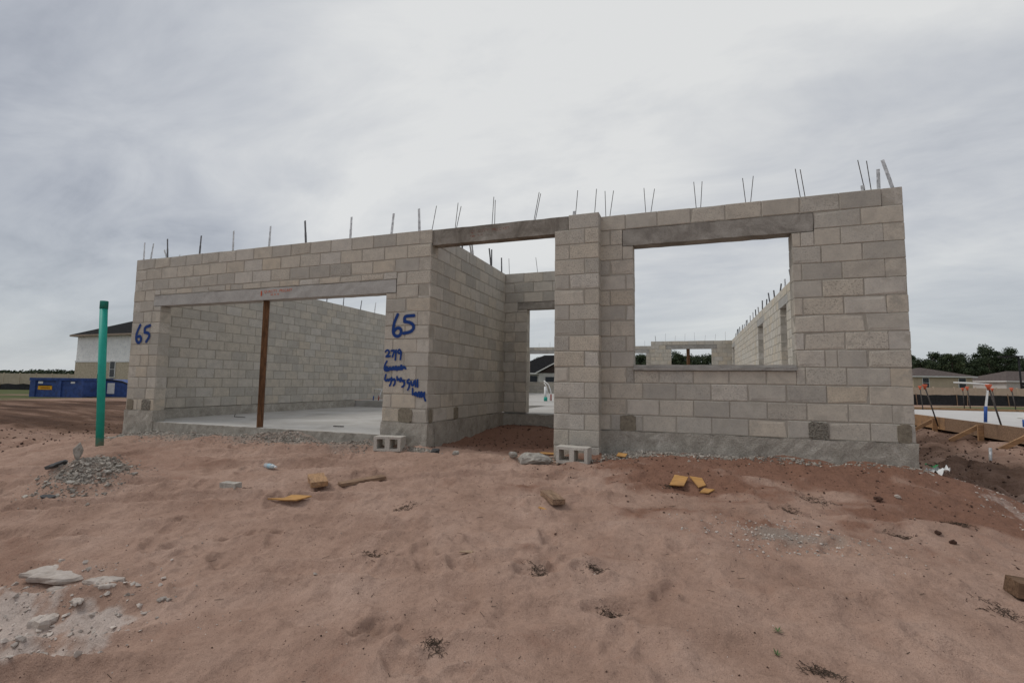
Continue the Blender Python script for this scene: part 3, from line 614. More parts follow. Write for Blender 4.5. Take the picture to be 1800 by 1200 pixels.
for k, strokes in GR.items():
    segs = [(a, b_) for s in strokes for a, b_ in zip(smooth_path(s)[:-1], smooth_path(s)[1:])]
    seg = np.array(segs); x0, z0 = seg[..., 0].min()-.07, seg[..., 1].min()-.07; x1, z1 = seg[..., 0].max()+.07, seg[..., 1].max()+.07
    st = .006 if k != 'lot_number_' else .012; core_r = {'lot_number': .0165, 'address': .0098, 'lot_number_': .019}[k]
    X, Zz = np.meshgrid(np.arange(x0, x1, st), np.arange(z0, z1, st)); D = np.full(X.shape, 9.0)
    for (ax_, az_), (bx_, bz_) in segs:
        dx, dz = bx_-ax_, bz_-az_; l2 = dx*dx+dz*dz+1e-12; tt = np.clip(((X-ax_)*dx+(Zz-az_)*dz)/l2, 0, 1)
        D = np.minimum(D, np.hypot(X-ax_-tt*dx, Zz-az_-tt*dz))
    den = np.clip(1.0-sstep(core_r*.5, core_r*2.1, D), 0, 1)+.18*np.exp(-(D/.05)**2); m_ = MB(); keep = den > .01; idx = -np.ones(X.shape, int)
    ids = np.argwhere(keep); vs = []
    for n_, (i, j) in enumerate(ids): idx[i, j] = n_; vs.append((X[i, j], -.0085, Zz[i, j]))
    fs = [(idx[i, j], idx[i, j+1], idx[i+1, j+1], idx[i+1, j]) for i in range(X.shape[0]-1) for j in range(X.shape[1]-1) if min(idx[i, j], idx[i, j+1], idx[i+1, j+1], idx[i+1, j]) >= 0]
    mesh_obj('sprayed_'+k.strip('_'), vs, fs, M_SPRAY, W_G, False, {'coat': [float(den[i, j]) for i, j in ids]})

# ------------------------------------------------------------------ loose things on the lot
def hull(seed, n=11, flat=1.0, elong=1.0):
    r = random.Random(seed); bm = bmesh.new()
    for _ in range(n):
        d = Vector((r.gauss(0, 1), r.gauss(0, 1), r.gauss(0, 1))).normalized()*r.uniform(.75, 1.0)
        bm.verts.new((d.x*elong, d.y, d.z*flat))
    bmesh.ops.convex_hull(bm, input=bm.verts); bmesh.ops.delete(bm, geom=[v for v in bm.verts if not v.link_faces], context='VERTS')
    bm.verts.index_update(); vs = np.array([v.co[:] for v in bm.verts]); fs = [tuple(v.index for v in f.verts) for f in bm.faces]; bm.free(); return vs, fs
HULLS = [hull(i, 9+i % 4, .75) for i in range(10)]; FLATS = [hull(50+i, 12, .28, 1.25) for i in range(6)]
def rotm(r): return np.array(Matrix.Rotation(r.uniform(0, 6.28), 3, 'Z') @ Matrix.Rotation(r.uniform(-.5, .5), 3, 'X') @ Matrix.Rotation(r.uniform(-.5, .5), 3, 'Y'))
def scatter(name, pts, m_, label, cat, shapes=HULLS, seed=1, sink=.3):
    r = random.Random(seed); mb = MB(); P_ = np.array(pts); H = height(P_[:, 0], P_[:, 1])
    for (x, y, s), h in zip(pts, H):
        vs, fs = r.choice(shapes); q = (vs*s) @ rotm(r).T + (x, y, h + s*(.5-sink)); mb.add(q, fs, tint=r.random())
    return tag(mb.build(name, m_), label, cat, kind='stuff')
def stone(name, x, y, sx, sy, sz, m_, label, cat, seed, rot=(0, 0, 0), dz=0, group=None, n=26):
    """angular broken lump with roughened facets"""
    r = random.Random(seed); bm = bmesh.new()
    for _ in range(n):
        d = Vector((r.gauss(0, 1), r.gauss(0, 1), r.gauss(0, 1))).normalized()*r.uniform(.8, 1.05)
        m0 = max(abs(d.x), abs(d.y), abs(d.z)); d = d*(.55+.45/m0*.8); bm.verts.new((d.x*sx/2, d.y*sy/2, d.z*sz/2))
    bmesh.ops.convex_hull(bm, input=bm.verts); bmesh.ops.delete(bm, geom=[v for v in bm.verts if not v.link_faces], context='VERTS')
    bmesh.ops.subdivide_edges(bm, edges=bm.edges, cuts=2, use_grid_fill=True)
    for v in bm.verts: v.co += Vector((r.uniform(-1, 1), r.uniform(-1, 1), r.uniform(-1, 1)))*min(sx, sy, sz)*.045
    me_ = bpy.data.meshes.new(name); bm.to_mesh(me_); a = me_.attributes.new('tint', 'FLOAT', 'POINT'); a.data.foreach_set('value', np.full(len(bm.verts), r.uniform(.45, .75), np.float32)); bm.free()
    me_.materials.append(m_); o = bpy.data.objects.new(name, me_); COL.objects.link(o); o.location = (x, y, hz(x, y)+sz*.32+dz); o.rotation_euler = rot
    return tag(o, label, cat, group)
# gravel spilled along the slab and walls
pts = []
for _ in range(5200):
    x = random.uniform(-6.35, -.75); d = abs(random.gauss(0, .21)); y = -.03-d
    if d > .62: continue
    pts.append((x, y, random.uniform(.006, .019)*(1.25 if d < .2 else .9)))
for _ in range(260): pts.append((random.gauss(-6.1, .3), random.gauss(-.25, .16), random.uniform(.012, .03)))
for _ in range(380): pts.append((random.gauss(-.03, .12), -.06-abs(random.gauss(0, .06)), random.uniform(.008, .022)))
for _ in range(420): pts.append((random.gauss(1.95, .25), -.1-abs(random.gauss(0, .08)), random.uniform(.008, .022)))
for _ in range(2000): pts.append((2.5+abs(random.gauss(0, .9)), .15-abs(random.gauss(0, .10)), random.choice([.006, .009, .012, .016, .024])))
for _ in range(500): pts.append((random.uniform(2.5, 5.9), .15-abs(random.gauss(0, .07)), random.uniform(.006, .018)))
scatter('gravel', pts, M_GRAVEL, 'grey gravel spilled along the foot of the block walls', 'gravel')
# rubble heap on the left
pts = []
for _ in range(5500):
    a, c = random.gauss(0, .38), random.gauss(0, .18); an = -.5
    x, y = -3.15+a*math.cos(an)*1.0-c*math.sin(an), -2.42+a*math.sin(an)+c*math.cos(an)
    pts.append((x, y, random.choice([.004, .006, .008, .01, .012, .016, .034 if random.random() < .35 else .01])))
scatter('rubble_heap', pts, M_GRAVEL, 'heap of grey crushed rubble on the sand at left', 'rubble', seed=3)
# chalky rubble lower left
pts = [(random.gauss(-.1, .45), random.gauss(-4.3, .3), random.choice([.004, .006, .009, .012, .024])) for _ in range(520)]
scatter('pale_rubble', pts, M_CHALK, 'scattered pale chalky rubble in the lower left corner', 'rubble', HULLS+FLATS, 4, .35)
pts = [(random.gauss(4.2, .32), random.gauss(-2.05, .17), random.choice([.004, .006, .009, .013])) for _ in range(420)]
pts += [(random.gauss(6.3, .2)+.1*random.random(), random.uniform(-.9, .9), random.choice([.006, .01, .016])) for _ in range(160)]
pts += [(random.uniform(-5, 5.5), random.uniform(-5, -.4), random.uniform(.003, .007)) for _ in range(260)]
scatter('pale_grit', pts, M_CHALK, 'pale stone grit scattered over the sand', 'grit', seed=5)
pts = [(random.uniform(-5, 6), random.uniform(-5, -.3), random.choice([.003, .004, .005, .007])) for _ in range(1300)]
pts += [(random.uniform(1.8, 6), -abs(random.gauss(.2, .8)), random.choice([.004, .006, .008, .014])) for _ in range(520)]
pts += [(random.uniform(6.5, 9.0), random.uniform(.5, 11), random.choice([.008, .012, .018, .026])) for _ in range(1500)]
pts += [(random.uniform(-14, -7.2), random.uniform(-3, 6), random.choice([.01, .015, .025, .035])) for _ in range(1500)]
pts += [(random.uniform(-.0, 1.9), random.uniform(.1, 3.1), random.choice([.006, .01, .02])) for _ in range(350)]
scatter('soil_clods', pts, M_CLOD, 'small dark clods of earth scattered over the sand', 'soil', seed=6)
# twig litter
mb = MB()
CL = [(2.6, -3.1, .09), (2.94, -2.97, .09), (3.1, -3.32, .1), (5.04, -1.64, .12), (4.33, -1.45, .12), (3.35, -.98, .12), (1.35, -3.15, .16), (4.1, -3.55, .1), (2.3, -3.95, .08), (5.2, -2.6, .16), (5.6, -1.2, .12), (-.9, -2.3, .1), (4.6, -1.1, .2), (1.1, -2.3, .12)]
for cx_, cy_, sr in CL:
    for _ in range(90):
        x, y = random.gauss(cx_, sr*.42), random.gauss(cy_, sr*.3); a = random.uniform(0, 3.14); l_ = random.uniform(.012, .04); h = hz(x, y)+.003
        p = Vector((x, y, h)); d = Vector((math.cos(a), math.sin(a), random.uniform(-.05, .25)))*l_; mb.tube([p, p+d*.5+Vector((0, 0, .004)), p+d], .0016, 3, False)
for _ in range(260):
    x, y = random.uniform(-4, 5.8), random.uniform(-5, -.5); a = random.uniform(0, 3.14); l_ = random.uniform(.015, .06); p = Vector((x, y, hz(x, y)+.003))
    mb.tube([p, p+Vector((math.cos(a), math.sin(a), .06))*l_], .0016, 3, False)
tag(mb.build('twig_litter', M_TWIG), 'dry twigs and dead grass littered on the sand', 'litter', kind='stuff')
def weed(x, y, s, label):
    e = empty('weed', (x, y, hz(x, y)), random.uniform(0, 6), label, 'weed', None); m_ = MB()
    for i in range(9):
        a = i*.7+random.uniform(-.2, .2); l_ = s*random.uniform(.6, 1); up = random.uniform(.3, .9); w_ = l_*.14
        d = Vector((math.cos(a), math.sin(a), up))*l_; n_ = Vector((-math.sin(a), math.cos(a), 0))*w_
        m_.add([(0, 0, 0), d*.5+n_, d, d*.5-n_], [(0, 1, 2, 3)])
    m_.build('leaves', M_WEED, e)
weed(3.96, -3.29, .035, 'small green weed sprouting at the bottom right of the sand')
weed(3.93, -3.46, .03, 'tiny green weed lowest in the sand foreground')
# broken concrete, stones
stone('concrete_chunk', 1.73, -.34, .47, .26, .22, M_CHUNK, 'large rough concrete lump beside the block at the pier', 'concrete lump', 11, (.1, .1, .2), -.03, n=34)
stone('concrete_chunk', 1.42, -.28, .13, .11, .1, M_CHUNK, 'fist sized concrete lump left of the large lump', 'concrete lump', 12)
stone('concrete_chunk', 1.3, .0, .07, .06, .05, M_CHUNK, 'small pale stone in the entry near the pier', 'stone', 13)
stone('dark_stone', .22, -.12, .14, .1, .1, M_DARKROCK, 'dark brown stone at the foot of the garage corner', 'stone', 14)
stone('concrete_chunk', .5, -.05, .12, .09, .08, M_CHUNK, 'grey stone right of the dark stone by the entry', 'stone', 15)
stone('upright_stone', -3.17, -2.52, .13, .07, .24, M_CHUNK, 'pale slab standing upright in the rubble heap', 'stone', 16, (.0, .15, .3), .02)
stone('roof_tile_scrap', -3.40, -2.60, .26, .16, .07, M_DARKROCK, 'dark slanting scrap on the left of the rubble heap', 'scrap', 17, (.15, -.35, .5), .02)
stone('dark_scrap', -2.62, -3.06, .16, .1, .05, M_DARKROCK, 'black scrap at the front of the rubble heap', 'scrap', 18, (.1, .1, .3), .01)
for i, (x, y, s) in enumerate([(-2.72, -2.45, .12), (-2.95, -2.2, .1), (-3.35, -2.9, .1), (-2.9, -2.72, .13), (-2.65, -2.22, .09)]):
    stone('rubble_stone', x, y, s*.95, s*.75, s*.4, M_CHUNK, ['flat grey stone at the right end of the rubble heap', 'grey stone on top of the rubble heap', 'grey stone at the left foot of the rubble heap', 'grey stone at the front of the rubble heap', 'smallest grey stone at the far end of the rubble heap'][i], 'stone', 30+i, (0, 0, i), 0, 'stones of the rubble heap')
WR = [(-.62, -4.02, .50, .22, .06, 'long flat pale slab lying in the lower left', .25), (-.22, -3.95, .26, .12, .07, 'broken pale slab right of the long flat slab', .4), (-.38, -4.08, .30, .1, .08, 'ragged pale lump in front of the long slab', .3), (-.12, -4.0, .12, .09, .09, 'blocky pale lump at the end of the ragged lumps', .1),
      (.02, -4.1, .17, .09, .035, 'thin pale flake lying alone on bare sand', .15), (-.1, -4.34, .16, .13, .09, 'rounded pale lump in the chalky patch', .6), (.0, -4.47, .07, .06, .06, 'small squarish pale stone in the chalky patch', .3), (-.02, -4.22, .15, .06, .03, 'thin grey flake above the rounded lump', -.5), (.22, -4.52, .09, .06, .05, 'pale pebble at the bottom of the chalky patch', .2), (.12, -4.6, .14, .08, .06, 'pale lump nearest the bottom edge', 1.0)]
def slabstone(x, y, a, b_, c_, rz, m_, label, seed, group):
    """flat broken slab: ragged outline, rough top, crumbled rim"""
    r = random.Random(seed); k = 22; out = []
    for i in range(k):
        t_ = 2*math.pi*i/k; s_ = r.uniform(.72, 1.08); out.append((math.cos(t_)*a/2*s_, math.sin(t_)*b_/2*s_))
    vs = []; fs = []; lv = [(1.0, -.5), (1.05, .0), (.97, .36), (.70, .5), (.35, .52)]
    for sc, zz in lv:
        for px_, py_ in out: vs.append((px_*sc*r.uniform(.94, 1.06), py_*sc*r.uniform(.94, 1.06), c_*(zz+r.uniform(-.10, .10))))
    for q in range(len(lv)-1):
        for i in range(k): fs.append((q*k+i, q*k+(i+1) % k, (q+1)*k+(i+1) % k, (q+1)*k+i))
    vs.append((0, 0, c_*.5)); fs += [((len(lv)-1)*k+i, (len(lv)-1)*k+(i+1) % k, len(vs)-1) for i in range(k)]
    o = mesh_obj('pale_slab', vs, fs, m_, None, False, {'tint': [r.uniform(.4, .75)]*len(vs)}); o.location = (x, y, hz(x, y)-c_*.05); o.rotation_euler = (r.uniform(-.04, .04), r.uniform(-.04, .04), rz)
    return tag(o, label, 'stone', group)
for i, (x, y, a, b_, c_, lab, rz) in enumerate(WR): slabstone(x, y, a, b_, c_*.62, rz, M_CHALK, lab, 60+i, 'pale broken slabs in the lower left')
stone('red_clod', 5.12, -.97, .085, .07, .06, M_CLOD, 'round red brown clod on the slope below the right wall', 'clod', 80)
stone('dark_clod', 5.35, -1.48, .05, .045, .04, M_CLOD, 'dark clod lower right of the red clod', 'clod', 81); stone('dark_clod', 5.36, -1.68, .055, .045, .04, M_CLOD, 'darker of two clods furthest down the right slope', 'clod', 82)
stone('white_stone', 5.3, -.87, .06, .05, .04, M_CHALK, 'white stone beside the round red clod', 'stone', 83)
# hollow concrete blocks
def hollow_block(x, y, rz, label, hole, seed):
    e = empty('hollow_block', (x, y, hz(x, y)-.012), rz, label, 'concrete block', 'loose hollow blocks')
    X = [-.2, -.2+hole[0], -hole[1], hole[1], .2-hole[0], .2]; Zs = [0, .034, .168, .2]; m_ = MB(); r = random.Random(seed); idx = {}
    def V_(i, k, y_):
        key = (i, k, y_)
        if key not in idx: idx[key] = len(m_.v); m_.v.append((X[i]+r.uniform(-.003, .003), y_+r.uniform(-.002, .002), Zs[k]+r.uniform(-.003, .003)))
        return idx[key]
    solid = lambda i, k: 0 <= i < 5 and 0 <= k < 3 and not (k == 1 and i in (1, 3))
    for i in range(5):
        for k in range(3):
            if not solid(i, k): continue
            m_.f.append((V_(i,k,-.1), V_(i+1,k,-.1), V_(i+1,k+1,-.1), V_(i,k+1,-.1))); m_.f.append((V_(i,k+1,.1), V_(i+1,k+1,.1), V_(i+1,k,.1), V_(i,k,.1)))
            for di, dk, a, b_ in ((-1, 0, (i, k), (i, k+1)), (1, 0, (i+1, k+1), (i+1, k)), (0, -1, (i+1, k), (i, k)), (0, 1, (i, k+1), (i+1, k+1))):
                if not solid(i+di, k+dk): m_.f.append((V_(*a, -.1), V_(*b_, -.1), V_(*b_, .1), V_(*a, .1)))
    m_.a = {'tint': [.7]*len(m_.v), 'porous': [.45]*len(m_.v), 'rim': [0]*len(m_.v)}; m_.build('block_body', M_BLOCK, e)
    for k in range(2):
        m2 = MB(); xx = .2*(1 if k else -1)
    return e
hollow_block(-.47, -.20, R(10), 'hollow block lying on its side against the garage corner', (.045, .035), 1)
hollow_block(2.20, -.24, R(-4), 'hollow block lying on its side in front of the pier', (.04, .03), 2)
# timber, plywood and litter
def plank(name, x, y, l_, w_, t_, rz, m_, label, cat, tilt=0, dz=0, seed=0):
    r = random.Random(seed); m2 = MB(); n = 8; vs = []; fs = []
    for i in range(n+1):
        a = -l_/2+l_*i/n; b_ = .004*math.sin(i*1.3+seed)
        for sy, sz in ((-1, -1), (1, -1), (1, 1), (-1, 1)): vs.append((a+(r.uniform(-.006, .006) if i in (0, n) else 0), sy*w_/2+b_+r.uniform(-.0015, .0015), sz*t_/2+r.uniform(-.001, .001)))
    for i in range(n):
        for k in range(4): fs.append((i*4+k, i*4+(k+1) % 4, i*4+4+(k+1) % 4, i*4+4+k))
    fs += [(3, 2, 1, 0), tuple(range(n*4, n*4+4))]
    o = mesh_obj(name, vs, fs, m_); o.location = (x, y, hz(x, y)+t_*.42+dz); o.rotation_euler = (R(random.uniform(-3, 3)), tilt, rz); return tag(o, label, cat)
M_PINE_DARK = plain('dark_lumber', (.15, .095, .062), .9, .3, 7, .4, .003, (1, 9, 9), dirt=(.08, .05, .035))
plank('lumber_offcut', -.27, -1.87, .40, .17, .055, R(-42), M_PINE, 'short brown timber offcut left of the split board', 'timber', R(3), .02, 1)
plank('split_board', .13, -1.62, .50, .12, .03, R(58), M_PINE2, 'weathered split board lying right of the timber offcut', 'timber', R(-3), .055, 2)
plank('lumber_offcut', 2.33, -1.74, .34, .12, .05, R(-55), M_PINE2, 'sandy timber offcut below the pier in mid slope', 'timber', R(2), .01, 3)
plank('long_timber', 5.63, -2.30, .50, .13, .09, R(4), M_PINE_DARK, 'thick grey timber end poking in at the right edge', 'timber', R(5), .03, 4)
plank('batten', 5.68, -2.16, .4, .04, .025, R(-14), M_PINE2, 'thin grey batten behind the thick timber end', 'timber', R(4), .02, 5)
def sheet(name, x, y, poly, rz, m_, label, cat, t_=.011, tilt=(0, 0), dz=.012):
    n = len(poly); r = random.Random(n); vs = [(a, b_, s) for s in (-t_/2, t_/2) for a, b_ in poly]
    fs = [tuple(range(n-1, -1, -1)), tuple(range(n, 2*n))]+[(i, (i+1) % n, n+(i+1) % n, n+i) for i in range(n)]
    o = mesh_obj(name, vs, fs, m_); o.location = (x, y, hz(x, y)+dz); o.rotation_euler = (tilt[0], tilt[1], rz); return tag(o, label, cat)
sheet('plywood_scrap', -.05, -2.45, [(-.24, -.06), (-.02, -.09), (.10, -.085), (.17, .05), (.0, .075), (-.07, .07), (-.08, -.03)], R(5), M_PLY, 'jagged orange plywood scrap lying left of centre', 'plywood', tilt=(R(4), R(-3)), dz=.014)
sheet('plywood_scrap', 3.42, -.92, [(-.09, -.1), (.04, -.14), (.12, .05), (.0, .12)], R(10), M_PLY, 'left of the three orange plywood shards near the right wall', 'plywood', tilt=(R(14), R(-6)), dz=.03)
sheet('plywood_scrap', 3.60, -.86, [(-.07, .1), (.04, -.14), (.10, -.05), (.05, .11)], R(-5), M_PLY, 'middle of the three orange plywood shards near the right wall', 'plywood', tilt=(R(12), R(6)), dz=.025)
sheet('plywood_scrap', 3.70, -1.08, [(-.08, -.06), (.0, -.05), (.08, .06), (-.02, .06)], R(8), M_PLY, 'lowest of the three orange plywood shards near the right wall', 'plywood', tilt=(R(10), R(4)), dz=.02)
sheet('plywood_scrap', 2.75, .0, [(-.06, -.03), (.05, -.04), (.07, .03), (-.04, .05)], 0, M_PLY, 'small orange scrap at the wall foot right of the pier', 'plywood', tilt=(R(25), 0), dz=.03)
sheet('plywood_scrap', 1.78, .1, [(-.14, -.03), (.1, -.03), (.1, .03), (-.1, .04)], R(5), M_PLY, 'orange scrap behind the large concrete lump', 'plywood', tilt=(R(8), 0), dz=.03)
sheet('plywood_splinter', 2.3, -1.97, [(-.05, .03), (.04, -.035), (.055, -.02), (.01, .02), (-.04, .045)], R(-5), M_PLY, 'small toothed yellow splinter below the sandy offcut', 'splinter')
sheet('tan_scrap', 2.01, -2.94, [(-.05, -.02), (-.045, .0), (.03, .03), (.045, .025), (.05, -.03), (.04, -.012)], R(8), plain('tan_card', (.36, .26, .18), .9, .1, 20), 'tan card scrap half buried in the sand', 'scrap', .006)
plank('small_brick', -.96, -2.36, .20, .09, .055, R(4), M_CHUNK, 'small pale concrete brick left of the plywood scrap', 'brick', 0, .015, 6).data.attributes.new('tint', 'FLOAT', 'POINT').data.foreach_set('value', np.full(36, .85, np.float32))
# plastic bottle
bt = empty('plastic_bottle', (-1.36, -1.45, hz(-1.36, -1.45)+.03), R(-12), 'clear plastic bottle lying on the sand', 'bottle')
def f_clear(t, b, o):
    b.inputs['Base Color'].default_value = (.62, .70, .74, 1); b.inputs['Roughness'].default_value = .15; b.inputs['Alpha'].default_value = .55; b.inputs['Specular IOR Level'].default_value = .5
M_CLEAR = mat('clear_plastic', f_clear)
MB().tube([(-.11, 0, 0), (-.105, 0, 0), (-.03, 0, 0), (.04, 0, 0), (.075, 0, 0), (.095, 0, 0)], [.018, .03, .031, .029, .018, .012], 12).build('bottle_body', M_CLEAR, bt, True)
MB().tube([(.095, 0, 0), (.115, 0, 0)], .014, 10).build('cap', M_WHITE, bt); MB().tube([(-.04, 0, 0), (.025, 0, 0)], .0318, 12, False).build('paper_band', plain('pale_blue_label', (.30, .45, .52), .5), bt, True)
# plastic bag at the right corner
bagm = MB(); n = 9
for i in range(n):
    for j in range(n):
        a, b_ = (i/(n-1)-.5), (j/(n-1)-.5); bagm.v.append((a*.2, b_*.13*(1-.5*a), .04+.04*math.sin(i*1.9+j)*math.cos(j*2.3)-.12*b_*b_+.05*a+random.uniform(-.012, .012)))
bagm.f = [(i*n+j, (i+1)*n+j, (i+1)*n+j+1, i*n+j+1) for i in range(n-1) for j in range(n-1)]
bag = empty('plastic_bag', (6.02, .22, hz(6.02, .22)), R(-40), 'crumpled white and green plastic bag at the right wall corner', 'plastic bag')
bagm.build('bag_sheet', M_WHITE, bag, True)
gm = MB(); n2 = 5
for i in range(n2):
    for j in range(3): gm.v.append((-.095+i*.028, -.045+j*.02, .08+.02*math.sin(i*1.7+j)))
gm.f = [(i*3+j, (i+1)*3+j, (i+1)*3+j+1, i*3+j+1) for i in range(n2-1) for j in range(2)]
gm.build('green_print', plain('green_film', (.04, .28, .10), .5, .1), bag, True)
# teal sewer riser
tp = empty('sewer_pipe', (-5.35, -1.0, hz(-5.35, -1)-.1), 0, 'tall teal plastic sewer riser standing left of the garage', 'pipe')
zb = tp.location.z; zt = 1.852-zb
MB().tube([(0, 0, 0), (-.185*(zt-.15)/2.36-.004, 0, zt-.13)], .054, 28).build('pipe_shaft', M_TEAL_PIPE, tp, True)
MB().tube([(-.1, 0, 1.15), (-.112, 0, 1.29)], .0547, 28, False).build('scuffed_band', M_TEAL_D, tp, True)
MB().tube([(-.185*(zt-.15)/2.36-.004, 0, zt-.13), (-.19, 0, zt-.02), (-.19, 0, zt)], [.0575, .0575, .055], 28).build('pipe_cap', M_TEAL_D, tp, True)
# timber props
def prop(x, y, z0, z1, w_, label):
    e = empty('timber_prop', (x, y, z0), R(38), label, 'post'); MB().box((-w_/2, -w_/2, 0), (w_/2, w_/2, z1-z0)).build('post_shaft', M_TIMBER, e); return e
prop(-3.2, .09, -.36, 9.5*C-.004, .089, 'brown timber post propping the garage lintel')
prop(3.59, VB+.1, -.01, 12*C-.003, .12, 'brown timber post in the far rear window opening')
# pipes standing on the garage step and the floor
def pvc(name, pts, r, label, bands=(), cat='pipe', m_=None):
    e = empty(name, pts[0], 0, label, cat); o0 = Vector(pts[0])
    MB().tube([Vector(p)-o0 for p in pts], r, 10).build('pipe_run', m_ or M_WHITE, e, True)
    for a, b_, bm_ in bands: MB().tube([Vector(a)-o0, Vector(b_)-o0], r*1.35, 10).build('pipe_sleeve', bm_, e, True)
    return e
pvc('stub_pipe', [(-5.62, 6.62, 0), (-5.58, 6.62, .34), (-5.30, 6.62, .33)], .013, 'white stub pipe with blue sleeve on the garage step', [((-5.62, 6.62, 0), (-5.61, 6.62, .13), M_BLUE)])
pvc('stub_pipe', [(-5.42, 6.60, 0), (-5.40, 6.60, .10), (-5.31, 6.6, .31)], .013, 'white stub pipe with red sleeve on the garage step', [((-5.42, 6.6, .0), (-5.39, 6.60, .16), M_RED)])
plank('steel_bar', -2.13, .74, .2, .03, .014, R(5), M_REBAR, 'short dark steel bar lying on the garage slab', 'steel bar').location.z = -.19
pvc('bent_bar', [(-5.42, 1.52, -.195), (-5.40, 1.52, -.13), (-5.42, 1.52, -.19), (-5.1, 1.5, -.19)], .006, 'thin bent steel wire on the garage slab by the side wall', (), 'wire', M_REBAR)
pvc('drain_pipe', [(-1.05, 9.96, -.02), (-1.05, 9.96, .48)], .045, 'upright white pipe rising from the teal stub on the floor', [((-1.03, 9.93, -.02), (-1.03, 9.93, .12), M_TEAL)])
pvc('supply_hose', [(-1.0, 10.3, 0), (-1.0, 10.3, .1), (-1.12, 10.3, .5), (-1.2, 10.3, .62)], .014, 'thin white hose leaning left behind the teal stub')
pvc('supply_hose', [(-.86, 10.0, 0), (-.86, 10.0, .3), (-.95, 10.0, .55), (-1.12, 10.0, .68)], .018, 'curved hose with dark red foot right of the teal stub', [((-.86, 10, 0), (-.86, 10, .22), M_RED)])
pvc('supply_hose', [(-1.70, 10.05, 0), (-1.70, 10.05, .4), (-1.82, 10.05, .72), (-1.95, 10.05, .8)], .018, 'curved white hose seen at the left edge of the doorway')
stone('white_bag', -1.75, 10.0, .16, .12, .2, M_WHITE, 'white bundle wrapped round the left hose on the floor', 'bundle', 91, dz=.62)

# ------------------------------------------------------------------ next lot on the right
fw = empty('formwork', (9.3, 8, -.4), 0, 'timber form boards with stakes around the neighbouring slab', 'formwork')
def rel(p, e): return (p[0]-e.location.x, p[1]-e.location.y, p[2]-e.location.z)
sl2 = MB().box((9.32, 1.8, -.40), (21, 14.0, -.12)); tag(sl2.build('neighbour_slab', plain('white_sheeting', (.52, .50, .48), .8, .05, 3, .2, .01)), 'white covered floor slab of the neighbouring lot', 'slab')
for i, (a, b_) in enumerate(((1.8, 4.6), (4.61, 8.2), (8.21, 11.6), (11.61, 14.05))):
    MB().bar(rel((9.28, a, -.245), fw), rel((9.28, b_, -.245), fw), .04, .29).build('form_board', M_PINE2 if i % 2 else M_PINE, fw)
for a, b_ in ((9.3, 13), (13.01, 17), (17.01, 21)): MB().bar(rel((a, 14.07, -.2), fw), rel((b_, 14.07, -.2), fw), .04, .30).build('form_board', M_PINE, fw)
for y in (3.1, 4.9, 6.6, 8.6, 10.4, 12.4):
    MB().bar(rel((9.21, y, -.62), fw), rel((9.21, y, -.13), fw), .09, .045).build('stake', M_PINE, fw)
    MB().bar(rel((8.72, y+.08, -.50), fw), rel((9.21, y+.08, -.19), fw), .04, .08).build('brace', M_PINE, fw)
plank('loose_board', 10.3, 6.4, 2.2, .09, .04, R(70), M_PINE, 'loose long board lying on the neighbouring slab', 'board').location.z = -.09
plank('loose_board', 10.6, 7.4, .25, .2, .15, R(20), M_PINE, 'short upright timber block on the neighbouring slab', 'board').location.z = -.04
def cap_stake(x, y, x2, z2, label):
    e = empty('capped_stake', (x, y, -.12), 0, label, 'stake', 'stakes with orange caps on the neighbouring lot')
    MB().tube([(0, 0, -.2), (x2-x, 0, z2+.12)], .016, 8).build('steel_stake', M_REBAR, e, True)
    MB().tube([(x2-x, 0, z2+.05), (x2-x, 0, z2+.1), (x2-x, 0, z2+.16), (x2-x, 0, z2+.17)], [.022, .03, .058, .04], 12).build('cap', M_ORANGE, e, True)
for a in [(10.97, 13.95, 10.91, .62, 'orange capped stake nearest the block house wall, far side'), (9.23, 8.47, 9.01, .64, 'leaning orange capped stake at the near edge left of the blue pipe'), (14.2, 18.99, 14.18, .58, 'left one of two far orange capped stakes standing close together'),
          (12.42, 14.35, 12.35, .62, 'right one of two far orange capped stakes standing close together'), (9.41, 6.2, 9.21, .64, 'leaning orange capped stake beside the blue sleeved pipe'), (14.6, 17.61, 14.5, .58, 'far orange capped stake right of the blue sleeved pipe'), (13.61, 14.35, 13.5, .6, 'far orange capped stake nearest the right picture edge')]: cap_stake(*a)
pvc('riser_pipe', [(9.60, 7.26, -.12), (9.63, 7.26, .25), (9.69, 7.26, .70), (9.45, 7.5, .72), (9.28, 7.72, .73)], .022, 'tall white riser pipe with blue sleeve and side arm', [((9.6, 7.26, -.12), (9.62, 7.26, .22), M_BLUE)])
pvc('riser_pipe', [(9.62, 5.96, -.12), (9.62, 5.96, .12)], .03, 'short white riser pipe with blue sleeve at right edge', [((9.62, 5.96, -.12), (9.62, 5.96, .02), M_BLUE)])
pvc('riser_pipe', [(12.6, 11.6, -.12), (12.6, 11.6, .55)], .03, 'plain white riser pipe standing mid slab')
pvc('loose_pipe', [(10.7, 8.4, -.05), (11.9, 7.3, -.05)], .025, 'white pipe lying across the neighbouring slab')
pvc('steel_pin', [(8.25, 4.2, -.95), (8.27, 4.2, -.38)], .022, 'grey metal pin standing in the dirt right of the house', (), 'pin', M_STRAP)
